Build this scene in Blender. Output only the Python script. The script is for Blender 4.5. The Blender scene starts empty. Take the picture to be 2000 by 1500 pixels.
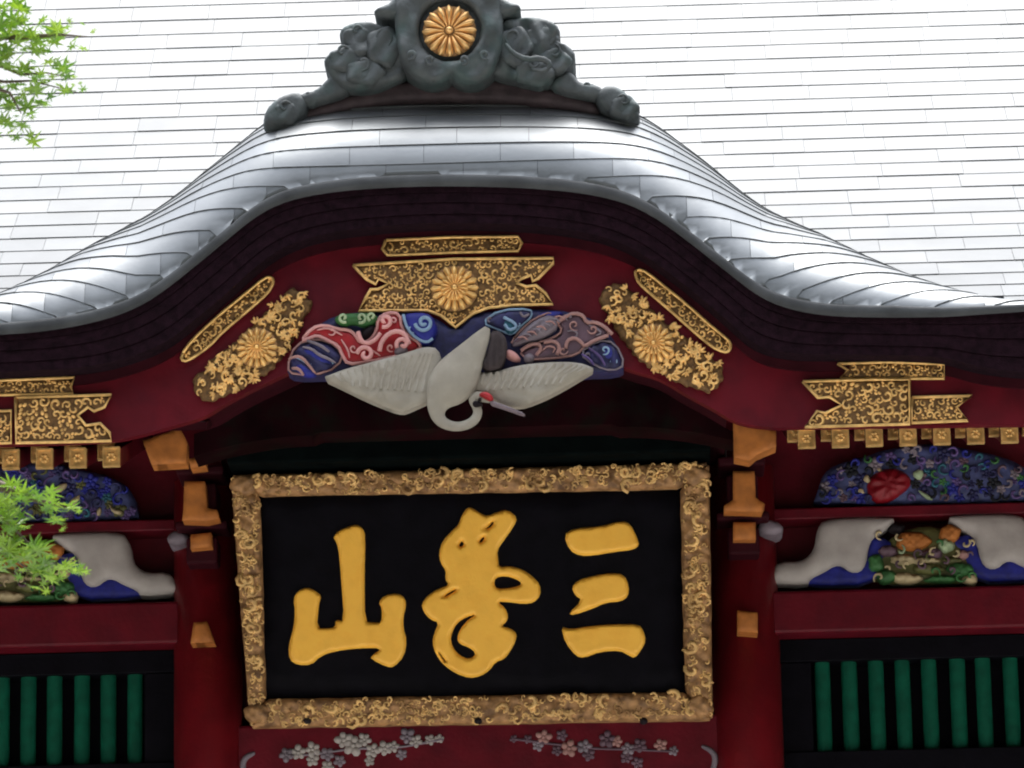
import bpy, bmesh, math, random
import numpy as np
from mathutils import Vector, Matrix, Euler
from mathutils.geometry import delaunay_2d_cdt

random.seed(7)
rad = math.radians
S = bpy.context.scene
COL = S.collection
PI = math.pi

# ------------------------------------------------------------------ camera
CAM = Vector((0.6, -17.0, 1.7))
AIM = Vector((0.17, 0.0, 6.0))
ROLL = rad(-1.2)
FPX = 500.0 * (AIM - CAM).length            # focal length in photograph pixels (2000 wide)
cd = bpy.data.cameras.new('camera')
cam = bpy.data.objects.new('camera', cd)
COL.objects.link(cam)
cam.location = CAM
ROT = (AIM - CAM).to_track_quat('-Z', 'Y').to_matrix() @ Matrix.Rotation(ROLL, 3, 'Z')
cam.rotation_euler = ROT.to_euler()
cd.sensor_width = 36.0
cd.lens = 36.0 * FPX / 2000.0
cd.clip_start = 0.1
cd.clip_end = 600.0
cd.dof.use_dof = True
cd.dof.focus_distance = 17.2
cd.dof.aperture_fstop = 16.0
S.camera = cam

# ------------------------------------------------------------------ light
SUN_EL, SUN_AZ = rad(80), rad(12)
w = bpy.data.worlds.new('World')
S.world = w
w.use_nodes = True
nt = w.node_tree
bg = nt.nodes['Background']
sky = nt.nodes.new('ShaderNodeTexSky')
sky.sky_type = 'NISHITA'
sky.sun_disc = False
sky.sun_elevation = SUN_EL
sky.sun_rotation = SUN_AZ
sky.air_density = 1.0
sky.dust_density = 2.0
sky.ozone_density = 1.0
hs = nt.nodes.new('ShaderNodeHueSaturation')
hs.inputs['Saturation'].default_value = 0.30
nt.links.new(sky.outputs[0], hs.inputs['Color'])
nt.links.new(hs.outputs[0], bg.inputs['Color'])
bg.inputs['Strength'].default_value = 0.15
sl = bpy.data.lights.new('sun', 'SUN')
sl.energy = 0.7
sl.angle = rad(40)
sl.color = (1.0, 0.97, 0.93)
so = bpy.data.objects.new('sun', sl)
COL.objects.link(so)
so.rotation_euler = Vector((-math.sin(SUN_AZ) * math.cos(SUN_EL), -math.cos(SUN_AZ) * math.cos(SUN_EL), -math.sin(SUN_EL))).to_track_quat('-Z', 'Y').to_euler()
so.location = (0, 0, 40)
S.view_settings.view_transform = 'Standard'
S.view_settings.look = 'None'
S.view_settings.exposure = 2.25
S.view_settings.gamma = 1.0
S.view_settings.use_curve_mapping = False
S.render.engine = 'CYCLES'
S.cycles.max_bounces = 8
S.cycles.filter_width = 2.0
try:
    S.cycles.use_denoising = True
except Exception:
    pass

# ------------------------------------------------------------------ helpers
class Plane:
    """a real plane in the place: origin, in-plane axes u (right) v (up), normal n towards the viewer"""
    def __init__(s, o, lean=0.0, u=(1, 0, 0)):
        s.o = Vector(o)
        s.u = Vector(u).normalized()
        v = Vector((0, -math.sin(lean), math.cos(lean)))
        s.v = v
        s.n = s.u.cross(s.v)
        s.R = Matrix((s.u, s.v, s.n)).transposed()
    def shift(s, d):
        p = Plane(s.o + s.n * d)
        p.u, p.v, p.n, p.R = s.u, s.v, s.n, s.R
        return p
    def at(s, px, py):
        d = ROT @ Vector(((px - 1000.0) / FPX, -(py - 750.0) / FPX, -1.0))
        t = (s.o - CAM).dot(s.n) / d.dot(s.n)
        return CAM + d * t
    def k(s, px, py):
        return (s.at(px + 1, py) - s.at(px, py)).length      # metres per photograph pixel

def V(y):
    return Plane((0, y, 0))

def xz(px, py, y):
    p = V(y).at(px, py)
    return p.x, p.z

def wloc(o):
    l = Vector((0, 0, 0))
    while o is not None:
        l += o.location
        o = o.parent
    return l

def link(name, me, mat=None, parent=None, loc=None):
    o = bpy.data.objects.new(name, me)
    COL.objects.link(o)
    if mat is not None and me is not None and len(me.materials) == 0:
        me.materials.append(mat)
    if parent is not None:
        o.parent = parent
    if loc is not None:
        o.location = loc
    return o

def mesh(name, vs, fs, mat, parent=None, smooth=False, stuff=False, label=None):
    """world-space vertices -> one object under parent"""
    off = wloc(parent) if parent is not None else Vector((0, 0, 0))
    me = bpy.data.meshes.new(name)
    me.from_pydata([tuple(Vector(v) - off) for v in vs], [], fs)
    me.update()
    if smooth:
        me.polygons.foreach_set('use_smooth', [True] * len(me.polygons))
    o = link(name, me, mat, parent)
    if stuff:
        o['kind'] = 'stuff'
    if label:
        o['label'] = label
    return o

def thing(name, label, cat, loc=(0, 0, 0), group=None):
    o = bpy.data.objects.new(name, None)
    o.empty_display_size = 0.1
    COL.objects.link(o)
    o.location = loc
    o['label'] = label
    o['category'] = cat
    if group:
        o['group'] = group
    return o

def bm_to(name, bm, mat, parent=None, smooth=False, stuff=False):
    off = wloc(parent) if parent is not None else Vector((0, 0, 0))
    bmesh.ops.translate(bm, verts=bm.verts, vec=-off)
    bmesh.ops.recalc_face_normals(bm, faces=bm.faces)
    me = bpy.data.meshes.new(name)
    bm.to_mesh(me)
    bm.free()
    if smooth:
        me.polygons.foreach_set('use_smooth', [True] * len(me.polygons))
    o = link(name, me, mat, parent)
    if stuff:
        o['kind'] = 'stuff'
    return o

def box(name, x0, x1, y0, y1, z0, z1, mat, parent=None, bev=0.006):
    bm = bmesh.new()
    bmesh.ops.create_cube(bm, size=1.0)
    for v in bm.verts:
        v.co = Vector((x0 + (v.co.x + .5) * (x1 - x0), y0 + (v.co.y + .5) * (y1 - y0), z0 + (v.co.z + .5) * (z1 - z0)))
    if bev:
        bmesh.ops.bevel(bm, geom=bm.edges[:], offset=bev, segments=2, affect='EDGES', profile=0.5)
    return bm_to(name, bm, mat, parent)

def chaikin(pts, n=1, closed=True):
    for _ in range(n):
        out = []
        m = len(pts)
        if not closed:
            out.append(pts[0])
        for i in range(m if closed else m - 1):
            a, b = pts[i], pts[(i + 1) % m]
            out.append((a[0] * .75 + b[0] * .25, a[1] * .75 + b[1] * .25))
            out.append((a[0] * .25 + b[0] * .75, a[1] * .25 + b[1] * .75))
        if not closed:
            out.append(pts[-1])
        pts = out
    return pts

def resample(pts, sp, closed=True):
    out = []
    m = len(pts)
    for i in range(m if closed else m - 1):
        a, b = pts[i], pts[(i + 1) % m]
        d = math.hypot(b[0] - a[0], b[1] - a[1])
        k = max(1, int(d / sp))
        for j in range(k):
            t = j / k
            out.append((a[0] + (b[0] - a[0]) * t, a[1] + (b[1] - a[1]) * t))
    if not closed:
        out.append(pts[-1])
    clean = [out[0]]
    for p in out[1:]:
        if math.hypot(p[0] - clean[-1][0], p[1] - clean[-1][1]) > sp * .25:
            clean.append(p)
    if closed and len(clean) > 3 and math.hypot(clean[0][0] - clean[-1][0], clean[0][1] - clean[-1][1]) < sp * .25:
        clean.pop()
    return clean

def inside(P, poly):
    P = np.asarray(P, float)
    x, y = P[:, 0], P[:, 1]
    res = np.zeros(len(P), bool)
    n = len(poly)
    for i in range(n):
        x0, y0 = poly[i]
        x1, y1 = poly[(i + 1) % n]
        c = ((y0 > y) != (y1 > y))
        if y1 != y0:
            res ^= c & (x < (x1 - x0) * (y - y0) / (y1 - y0) + x0)
    return res

def distb(P, loops):
    P = np.asarray(P, float)
    best = np.full(len(P), 1e9)
    for poly in loops:
        A = np.asarray(poly, float)
        B = np.roll(A, -1, axis=0)
        for a, b in zip(A, B):
            ab = b - a
            L = ab.dot(ab) + 1e-12
            t = np.clip(((P - a) @ ab) / L, 0, 1)
            q = a + t[:, None] * ab
            best = np.minimum(best, np.hypot(P[:, 0] - q[:, 0], P[:, 1] - q[:, 1]))
    return best

def relief(name, loops, pl, h, bev, back, mat, parent, sp=6.0, func=None, sm=1, label=None, smooth=True):
    """a carved piece: outline (with holes) on a plane, swelling towards the viewer by h metres, walls going back"""
    if isinstance(loops[0][0], (int, float)):
        loops = [loops]
    L = [resample(chaikin(l, sm), sp) for l in loops]
    pts, edges = [], []
    for l in L:
        b = len(pts)
        pts += l
        edges += [(b + i, b + (i + 1) % len(l)) for i in range(len(l))]
    nb = len(pts)
    xs = [p[0] for p in L[0]]
    ys = [p[1] for p in L[0]]
    rnd = random.Random(len(pts) * 13 + int(xs[0]))
    G = []
    y = min(ys)
    r = 0
    while y < max(ys):
        x = min(xs) + (sp / 2 if r % 2 else 0)
        while x < max(xs):
            G.append((x + rnd.uniform(-.15, .15) * sp, y + rnd.uniform(-.15, .15) * sp))
            x += sp
        y += sp * .87
        r += 1
    if G:
        ok = inside(G, L[0])
        for hole in L[1:]:
            ok &= ~inside(G, hole)
        G = np.asarray(G)[ok]
        if len(G):
            dd = distb(G, L)
            G = G[dd > sp * .45]
    allp = pts + [tuple(g) for g in G]
    vo, eo, fo, ov, oe, of = delaunay_2d_cdt([Vector(p) for p in allp], edges, [], 0, 1e-5)
    P = np.array([(v[0], v[1]) for v in vo])
    cen = np.array([P[list(f)].mean(axis=0) for f in fo])
    keep = inside(cen, L[0])
    for hole in L[1:]:
        keep &= ~inside(cen, hole)
    d = distb(P, L)
    t = np.clip(d / bev, 0, 1)
    disp = h * np.sqrt(np.clip(1 - (1 - t) ** 2, 0, 1))
    if func is not None:
        disp = disp + np.array([func(p[0], p[1], dd) for p, dd in zip(P, d)]) * np.clip(d / (sp * .8), 0, 1)
    vs = [pl.at(p[0], p[1]) + pl.n * float(q) for p, q in zip(P, disp)]
    fs = []
    for f, kf in zip(fo, keep):
        if kf:
            f = list(f)
            a, b, c = (vs[i] for i in f[:3])
            if (b - a).cross(c - a).dot(pl.n) < 0:
                f.reverse()
            fs.append(f)
    # walls
    lut = {}
    for i, ovl in enumerate(ov):
        for q in ovl:
            lut[q] = i
    cnt = {}
    for f in fs:
        for i in range(len(f)):
            e = (f[i], f[(i + 1) % len(f)])
            cnt[e] = 1
    bnd = [e for e in cnt if (e[1], e[0]) not in cnt]
    rim = {}
    for a, b in bnd:
        for q in (a, b):
            if q not in rim:
                rim[q] = len(vs)
                vs.append(vs[q] - pl.n * back)
    for a, b in bnd:
        fs.append([b, a, rim[a], rim[b]])
    o = mesh(name, vs, fs, mat, parent, smooth=False, label=label)
    if smooth:
        nf = len(fs) - len(bnd)
        o.data.polygons.foreach_set('use_smooth', [i < nf for i in range(len(fs))])
    return o

def tube_geo(path, radii, sides=6, cap=True):
    """path: list of Vectors, radii: list or number"""
    n = len(path)
    if not hasattr(radii, '__len__'):
        radii = [radii] * n
    vs, fs = [], []
    for i, p in enumerate(path):
        a = path[max(0, i - 1)]
        b = path[min(n - 1, i + 1)]
        t = (b - a)
        t = t.normalized() if t.length > 1e-9 else Vector((1, 0, 0))
        up = Vector((0, -1, 0)) if abs(t.y) < .9 else Vector((0, 0, 1))
        s = t.cross(up).normalized()
        q = s.cross(t).normalized()
        for j in range(sides):
            an = 2 * PI * j / sides
            vs.append(p + (s * math.cos(an) + q * math.sin(an)) * radii[i])
    for i in range(n - 1):
        for j in range(sides):
            a = i * sides + j
            b = i * sides + (j + 1) % sides
            fs.append([a, b, b + sides, a + sides])
    if cap:
        fs.append(list(range(sides))[::-1])
        fs.append([(n - 1) * sides + j for j in range(sides)])
    return vs, fs

def join(geos):
    V_, F_ = [], []
    for vs, fs in geos:
        b = len(V_)
        V_ += vs
        F_ += [[i + b for i in f] for f in fs]
    return V_, F_

def line(name, pts, pl, r, mat, parent, closed=False, sm=1, lift=0.0, sides=6, taper=False):
    """a carved bead following a traced line on a plane"""
    pts = chaikin(pts, sm, closed)
    if closed:
        pts = pts + [pts[0]]
    path = [pl.at(*p) + pl.n * lift for p in pts]
    n = len(path)
    rr = [r * (math.sin(PI * (i + .6) / (n + .2)) ** .5 if taper else 1) for i in range(n)]
    vs, fs = tube_geo(path, rr, sides)
    return mesh(name, vs, fs, mat, parent, smooth=True)

def spiral_px(cx, cy, r, a0, turns, cw=1, n=14):
    return [(cx + r * (1 - .85 * i / (n - 1)) * math.cos(a0 + cw * 2 * PI * turns * i / (n - 1)),
             cy + r * (1 - .85 * i / (n - 1)) * math.sin(a0 + cw * 2 * PI * turns * i / (n - 1))) for i in range(n)]

def blob_geo(c, a, b, d, u, v, n, rings=3, seg=8):
    """half-ellipsoid bump"""
    vs, fs = [], []
    for i in range(rings):
        ph = (PI / 2) * i / rings
        for j in range(seg):
            an = 2 * PI * j / seg
            vs.append(c + u * (a * math.cos(ph) * math.cos(an)) + v * (b * math.cos(ph) * math.sin(an)) + n * (d * math.sin(ph)))
    vs.append(c + n * d)
    for i in range(rings - 1):
        for j in range(seg):
            fs.append([i * seg + j, i * seg + (j + 1) % seg, (i + 1) * seg + (j + 1) % seg, (i + 1) * seg + j])
    t = len(vs) - 1
    for j in range(seg):
        fs.append([(rings - 1) * seg + j, (rings - 1) * seg + (j + 1) % seg, t])
    return vs, fs

def arabesque(poly, pl, mat, parent, n, size, rng, name='arabesque', lift=0.004, avoid=None, thick=0.23, blob=.35):
    """openwork scrolls filling an outline: many small curls and leaf lumps"""
    xs = [p[0] for p in poly]
    ys = [p[1] for p in poly]
    geos = []
    placed = []
    tries = 0
    while len(placed) < n and tries < n * 60:
        tries += 1
        x, y = rng.uniform(min(xs), max(xs)), rng.uniform(min(ys), max(ys))
        r = size * rng.uniform(.7, 1.25)
        if not inside([(x, y)], poly)[0]:
            continue
        if distb([(x, y)], [poly])[0] < r * .75:
            continue
        if avoid and math.hypot(x - avoid[0], y - avoid[1]) < avoid[2] + r * .6:
            continue
        if any(math.hypot(x - q[0], y - q[1]) < (r + q[2]) * .66 for q in placed):
            continue
        placed.append((x, y, r))
        k = pl.k(x, y)
        if rng.random() > blob:
            sp = spiral_px(x, y, r, rng.uniform(0, 6.28), rng.uniform(.75, 1.15), rng.choice((-1, 1)), 9)
            path = [pl.at(*q) + pl.n * (lift + .25 * k * r * i / 9) for i, q in enumerate(sp)]
            rr = [k * r * thick * (1.25 - .5 * abs(i - 4) / 4) for i in range(9)]
            geos.append(tube_geo(path, rr, 5))
        else:
            an = rng.uniform(0, PI)
            u = pl.u * math.cos(an) + pl.v * math.sin(an)
            v = pl.v * math.cos(an) - pl.u * math.sin(an)
            c = pl.at(x, y) + pl.n * (lift - .003)
            for s in (-1, 0, 1):
                geos.append(blob_geo(c + u * (s * k * r * .5) + v * (k * r * (.35 if s == 0 else -.15)), k * r * .48, k * r * .34, k * r * .4, u, v, pl.n, 2, 6))
    vs, fs = join(geos)
    return mesh(name, vs, fs, mat, parent, smooth=True, stuff=True)

# ------------------------------------------------------------------ materials
def mat(name, col, rough=.55, metal=0.0, var=.25, scale=14.0, bump=.15, bscale=60.0, dirt=None, dirt_scale=6.0, dirt_amt=.5, spec=.4):
    m = bpy.data.materials.new(name)
    m.use_nodes = True
    t = m.node_tree
    b = t.nodes['Principled BSDF']
    b.inputs['Roughness'].default_value = rough
    b.inputs['Metallic'].default_value = metal
    b.inputs['Specular IOR Level'].default_value = spec
    geo = t.nodes.new('ShaderNodeNewGeometry')
    n1 = t.nodes.new('ShaderNodeTexNoise')
    n1.inputs['Scale'].default_value = scale
    n1.inputs['Detail'].default_value = 6
    t.links.new(geo.outputs['Position'], n1.inputs['Vector'])
    r = t.nodes.new('ShaderNodeMapRange')
    r.inputs['From Min'].default_value = .3
    r.inputs['From Max'].default_value = .7
    r.inputs['To Min'].default_value = 1 - var
    r.inputs['To Max'].default_value = 1 + var
    t.links.new(n1.outputs[0], r.inputs['Value'])
    mul = t.nodes.new('ShaderNodeVectorMath')
    mul.operation = 'SCALE'
    mul.inputs[0].default_value = col[:3]
    t.links.new(r.outputs[0], mul.inputs['Scale'])
    out = mul.outputs[0]
    if dirt is not None:
        n2 = t.nodes.new('ShaderNodeTexNoise')
        n2.inputs['Scale'].default_value = dirt_scale
        n2.inputs['Detail'].default_value = 8
        t.links.new(geo.outputs['Position'], n2.inputs['Vector'])
        r2 = t.nodes.new('ShaderNodeMapRange')
        r2.inputs['From Min'].default_value = .48
        r2.inputs['From Max'].default_value = .68
        r2.inputs['To Max'].default_value = dirt_amt
        t.links.new(n2.outputs[0], r2.inputs['Value'])
        mx = t.nodes.new('ShaderNodeMix')
        mx.data_type = 'RGBA'
        t.links.new(r2.outputs[0], mx.inputs['Factor'])
        t.links.new(out, mx.inputs['A'])
        mx.inputs['B'].default_value = (*dirt, 1)
        out = mx.outputs['Result']
    t.links.new(out, b.inputs['Base Color'])
    if bump:
        n3 = t.nodes.new('ShaderNodeTexNoise')
        n3.inputs['Scale'].default_value = bscale
        n3.inputs['Detail'].default_value = 4
        t.links.new(geo.outputs['Position'], n3.inputs['Vector'])
        bp = t.nodes.new('ShaderNodeBump')
        bp.inputs['Strength'].default_value = bump
        bp.inputs['Distance'].default_value = .01
        t.links.new(n3.outputs[0], bp.inputs['Height'])
        t.links.new(bp.outputs[0], b.inputs['Normal'])
    return m

M = {}
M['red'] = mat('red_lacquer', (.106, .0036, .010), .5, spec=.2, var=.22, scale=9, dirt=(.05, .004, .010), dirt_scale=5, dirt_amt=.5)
M['redcol'] = mat('brightened_red_lacquer', (.22, .008, .014), .45, var=.2, scale=7, dirt=(.09, .005, .010), dirt_scale=4, dirt_amt=.5)  # same lacquer lightened, so the columns look better lit
M['darkred'] = mat('dark_red_lacquer', (.032, .0035, .007), .7, spec=.1, var=.3, scale=10)  # much darker red than the boards
M['eave'] = mat('eave_bark_edge', (.012, .0045, .008), .95, var=.5, scale=40, bump=.5, bscale=120, spec=.08)
M['black'] = mat('black_lacquer', (.0035, .003, .005), .6, var=.3, spec=.06)
M['gold'] = mat('gilt_metal', (.90, .56, .20), .38, .45, var=.22, scale=40, dirt=(.22, .12, .035), dirt_scale=22, dirt_amt=.45)
M['goldback'] = mat('gilt_openwork_ground', (.16, .085, .030), .6, .3, var=.5, scale=60)  # dark tone painted for the shaded openings behind the gold scrolls
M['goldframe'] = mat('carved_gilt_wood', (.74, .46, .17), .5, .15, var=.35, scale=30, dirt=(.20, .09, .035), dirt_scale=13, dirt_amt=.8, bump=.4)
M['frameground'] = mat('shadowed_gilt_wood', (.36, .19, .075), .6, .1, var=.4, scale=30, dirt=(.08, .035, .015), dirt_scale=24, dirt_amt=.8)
M['letter'] = mat('gold_leaf_letter', (1.0, .53, .065), .45, .0, var=.05, scale=14, bump=.10, dirt=(.90, .42, .04), dirt_scale=16, dirt_amt=.4)
M['orange'] = mat('ochre_paint', (.40, .135, .025), .7, var=.22, scale=25)
M['white'] = mat('old_white_gofun_paint', (.30, .272, .222), .7, var=.10, scale=18, dirt=(.40, .38, .33), dirt_scale=9, dirt_amt=.5)
M['greywhite'] = mat('dulled_white_paint', (.36, .325, .30), .7, var=.12, scale=14)
M['blue'] = mat('ultramarine_paint', (.014, .018, .20), .6, var=.3, scale=30)
M['navy'] = mat('navy_paint', (.016, .016, .070), .6, var=.5, scale=30)
M['bluepanel'] = mat('blue_panel_paint', (.050, .060, .15), .6, var=.6, scale=22)
M['paleblue'] = mat('pale_blue_paint', (.22, .33, .46), .6, var=.2)
M['teal'] = mat('teal_paint', (.02, .10, .14), .6, var=.4)
M['purple'] = mat('violet_paint', (.09, .055, .17), .6, var=.4)
M['cloudred'] = mat('vermilion_paint', (.33, .012, .017), .5, var=.2, scale=30)
M['crimson'] = mat('crimson_paint', (.20, .002, .008), .5, var=.15)
M['pink'] = mat('pink_edge_paint', (.62, .30, .28), .6, var=.15)
M['palepink'] = mat('pale_brown_edge', (.34, .18, .16), .6, var=.2)
M['brown'] = mat('brown_cloud_paint', (.105, .060, .080), .6, var=.3)
M['lilac'] = mat('grey_lilac_paint', (.19, .155, .18), .6, var=.25)
M['green'] = mat('green_paint', (.035, .13, .035), .6, var=.35)
M['olive'] = mat('olive_paint', (.10, .10, .03), .6, var=.4)
M['cream'] = mat('cream_paint', (.45, .36, .20), .6, var=.25)
M['palegreen'] = mat('pale_green_paint', (.30, .38, .22), .6, var=.25)
M['blackpaint'] = mat('sooty_black_paint', (.016, .012, .014), .7, spec=.1, var=.35)
M['deepred'] = mat('very_dark_red', (.010, .0012, .0024), .8, var=.6, scale=7, spec=.05, dirt=(.006, .007, .005), dirt_scale=9, dirt_amt=.8)  # very dark red mottled with olive, for the rainbow beam
M['crestground'] = mat('crest_ground', (.30, .16, .06), .5, .4)  # disc darkened to paint the shade between the petals
M['gap'] = mat('dark_gap_green', (.0015, .003, .003), .8, var=.4, spec=.03)
M['dullteal'] = mat('faded_teal_paint', (.007, .008, .012), .8, var=.4)
M['dullolive'] = mat('faded_olive_paint', (.014, .008, .005), .8, var=.4)
M['tail'] = mat('dark_tail_paint', (.050, .040, .041), .7, var=.35, scale=20, spec=.1)
M['bar'] = mat('green_window_bar', (.003, .075, .042), .6, spec=.12, var=.28, scale=18)
M['bronze'] = mat('weathered_bronze', (.076, .086, .088), .62, .2, var=.35, scale=16, dirt=(.055, .11, .10), dirt_scale=11, dirt_amt=.4, bump=.3)
M['bronzebar'] = mat('brown_copper', (.060, .042, .046), .6, .2, var=.4, scale=16, bump=.3)
M['crestgold'] = mat('crest_gold', (.82, .50, .20), .38, .6, var=.15, scale=30)
M['bark'] = mat('maple_bark', (.10, .075, .05), .8, var=.3, scale=40, bump=.5)
M['gravel'] = mat('pale_gravel', (.46, .445, .41), .9, var=.2, scale=3, bump=.4, bscale=90)
M['stone'] = mat('stone_base', (.42, .41, .385), .85, var=.2, scale=8)
M['cedar'] = mat('cedar_foliage', (.020, .028, .018), .8, var=.5, scale=1.2, bump=.6, bscale=6)

def roof_mat(name, base, dirt, rough, metal):
    m = mat(name, base, rough, metal, var=.14, scale=3.0, bump=.06, bscale=25, dirt=dirt, dirt_scale=2.2, dirt_amt=.5)
    t = m.node_tree
    b = t.nodes['Principled BSDF']
    oi = t.nodes.new('ShaderNodeObjectInfo')
    r = t.nodes.new('ShaderNodeMapRange')
    r.inputs['To Min'].default_value = .93
    r.inputs['To Max'].default_value = 1.05
    t.links.new(oi.outputs['Random'], r.inputs['Value'])
    src = b.inputs['Base Color'].links[0].from_socket
    s = t.nodes.new('ShaderNodeVectorMath')
    s.operation = 'SCALE'
    t.links.new(src, s.inputs[0])
    t.links.new(r.outputs[0], s.inputs['Scale'])
    t.links.new(s.outputs[0], b.inputs['Base Color'])
    return m
M['roof'] = roof_mat('copper_roof_plate', (.205, .216, .222), (.175, .188, .194), .45, .88)
M['lipdark'] = mat('dark_lip_edge', (.062, .066, .070), .7, .15, var=.3, scale=9, bump=.1, spec=.15)  # dark grey painted for the dim reflection along the roof lip
M['mainroof'] = roof_mat('darkened_copper_roof_plate', (.098, .104, .108), (.078, .085, .090), .48, .62)  # same copper, darkened to offset its over-bright sky reflection

def leaf_mat(name, c1, c2):
    m = bpy.data.materials.new(name)
    m.use_nodes = True
    t = m.node_tree
    t.nodes.remove(t.nodes['Principled BSDF'])
    out = t.nodes['Material Output']
    oi = t.nodes.new('ShaderNodeObjectInfo')
    mx = t.nodes.new('ShaderNodeMix')
    mx.data_type = 'RGBA'
    mx.inputs['A'].default_value = (*c1, 1)
    mx.inputs['B'].default_value = (*c2, 1)
    t.links.new(oi.outputs['Random'], mx.inputs['Factor'])
    d = t.nodes.new('ShaderNodeBsdfDiffuse')
    tr = t.nodes.new('ShaderNodeBsdfTranslucent')
    g = t.nodes.new('ShaderNodeBsdfGlossy')
    g.inputs['Roughness'].default_value = .35
    s1 = t.nodes.new('ShaderNodeMixShader')
    s1.inputs[0].default_value = .5
    s2 = t.nodes.new('ShaderNodeMixShader')
    s2.inputs[0].default_value = .08
    t.links.new(mx.outputs['Result'], d.inputs['Color'])
    t.links.new(mx.outputs['Result'], tr.inputs['Color'])
    t.links.new(d.outputs[0], s1.inputs[1])
    t.links.new(tr.outputs[0], s1.inputs[2])
    t.links.new(s1.outputs[0], s2.inputs[1])
    t.links.new(g.outputs[0], s2.inputs[2])
    t.links.new(s2.outputs[0], out.inputs['Surface'])
    return m
M['leaf'] = leaf_mat('maple_leaf', (.080, .20, .008), (.22, .35, .020))

# ------------------------------------------------------------------ ground, far wood
def sheet(name, x0, x1, y0, y1, z, m):
    o = mesh(name, [(x0, y0, z), (x1, y0, z), (x1, y1, z), (x0, y1, z)], [[0, 1, 2, 3]], m)
    o['kind'] = 'structure'
    return o
sheet('ground', -150, 150, -150, 150, 0.0, M['gravel'])
sheet('path', -1.6, 1.6, -60, 6, 0.004, M['stone'])

def cedars():
    rng = random.Random(3)
    geos = []
    for i in range(170):
        row = i % 2
        an = 2 * PI * (i + rng.uniform(-.3, .3)) / 170
        R = 25 + row * 5 + rng.uniform(-1.5, 1.5)
        x, y = R * math.sin(an), 0 - R * math.cos(an)
        h = rng.uniform(22, 29) + row * 2.0
        if y > 6:
            h *= .55  # rear trees lowered so the roof reflects more sky
        vs, fs = [], []
        seg = 9
        lev = 9
        for a in range(lev):
            f = a / (lev - 1)
            z = 1.5 + (h - 1.5) * f
            for up in (0, 1):
                r = (2.3 * (1 - f) + .1) * (1.0 if up == 0 else .62) * rng.uniform(.85, 1.15)
                for j in range(seg):
                    q = r * rng.uniform(.8, 1.2)
                    vs.append(Vector((x + q * math.cos(6.283 * j / seg), y + q * math.sin(6.283 * j / seg), z + up * .8)))
        n = lev * 2
        for a in range(n - 1):
            for j in range(seg):
                fs.append([a * seg + j, a * seg + (j + 1) % seg, (a + 1) * seg + (j + 1) % seg, (a + 1) * seg + j])
        geos.append((vs, fs))
        geos.append(tube_geo([Vector((x, y, 0)), Vector((x, y, 3))], .3, 6))
    vs, fs = join(geos)
    o = mesh('cedar_forest', vs, fs, M['cedar'])
    o['kind'] = 'stuff'
    o['label'] = 'dark cedar wood all round the gate court, unseen, shaped for the roof reflections'
cedars()

# ------------------------------------------------------------------ the gate
gate = thing('shrine_gate', 'red lacquered shrine gate with undulating pale metal roof and dark eaves', 'gate', (0, 0, 0))

YL = -1.50      # roof lip
YB = -1.36      # face of the bargeboard
LIP = [(-200, 654), (0, 648), (100, 640), (200, 620), (270, 595), (330, 555), (385, 510), (440, 465), (500, 415), (560, 385), (650, 368), (750, 360),
       (850, 357), (950, 358), (1050, 362), (1150, 372), (1230, 392), (1290, 425), (1350, 470), (1420, 525), (1470, 565), (1520, 592), (1600, 610), (1700, 614), (1850, 613), (2000, 608), (2200, 604)]
LOW = [(-200, 750), (0, 742), (140, 737), (220, 726), (285, 705), (320, 690), (352, 670), (400, 630), (453, 586), (507, 535), (560, 498), (640, 472), (750, 459), (850, 453),
       (950, 453), (1050, 458), (1130, 468), (1200, 485), (1260, 515), (1340, 575), (1420, 642), (1470, 690), (1540, 708), (1650, 708), (1845, 712), (1900, 732), (2000, 744), (2200, 748)]
BOT = [(-200, 874), (0, 868), (220, 862), (280, 848), (352, 828), (400, 815), (440, 788), (500, 757), (560, 730), (640, 690), (760, 655), (890, 640), (1020, 648), (1140, 685),
       (1225, 722), (1290, 738), (1330, 765), (1400, 802), (1440, 828), (1516, 836), (1544, 834), (2000, 829), (2200, 825)]

def curve(pts, y):
    p = [xz(a, b, y) for a, b in chaikin(pts, 2, closed=False)]
    X = np.array([q[0] for q in p])
    Z = np.array([q[1] for q in p])
    return lambda x: float(np.interp(x, X, Z))
zf0 = curve(LIP, YL)
zl = curve(LOW, YB)
zb = curve(BOT, YB)
ZE = .5 * (zf0(-2.1) + zf0(2.1))
def zf(x):
    f = min(1.0, max(0.0, (2.1 - abs(x)) / .35))
    return zf0(x) * f + ZE * (1 - f)
ZTOP = zf(-.02)

# main roof profile
ML = .135
m_t, m_r, m_P = [0.0], [0.0], [0.0]
for i in range(95):
    a = rad(33 + min(12.5, i * .52))
    m_t.append(m_t[-1] + ML * math.cos(a))
    m_r.append(m_r[-1] + ML * math.sin(a))
    m_P.append(m_P[-1] + ML)
MT, MR, MP = map(np.array, (m_t, m_r, m_P))
mr = lambda t: float(np.interp(t, MT, MR))
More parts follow.
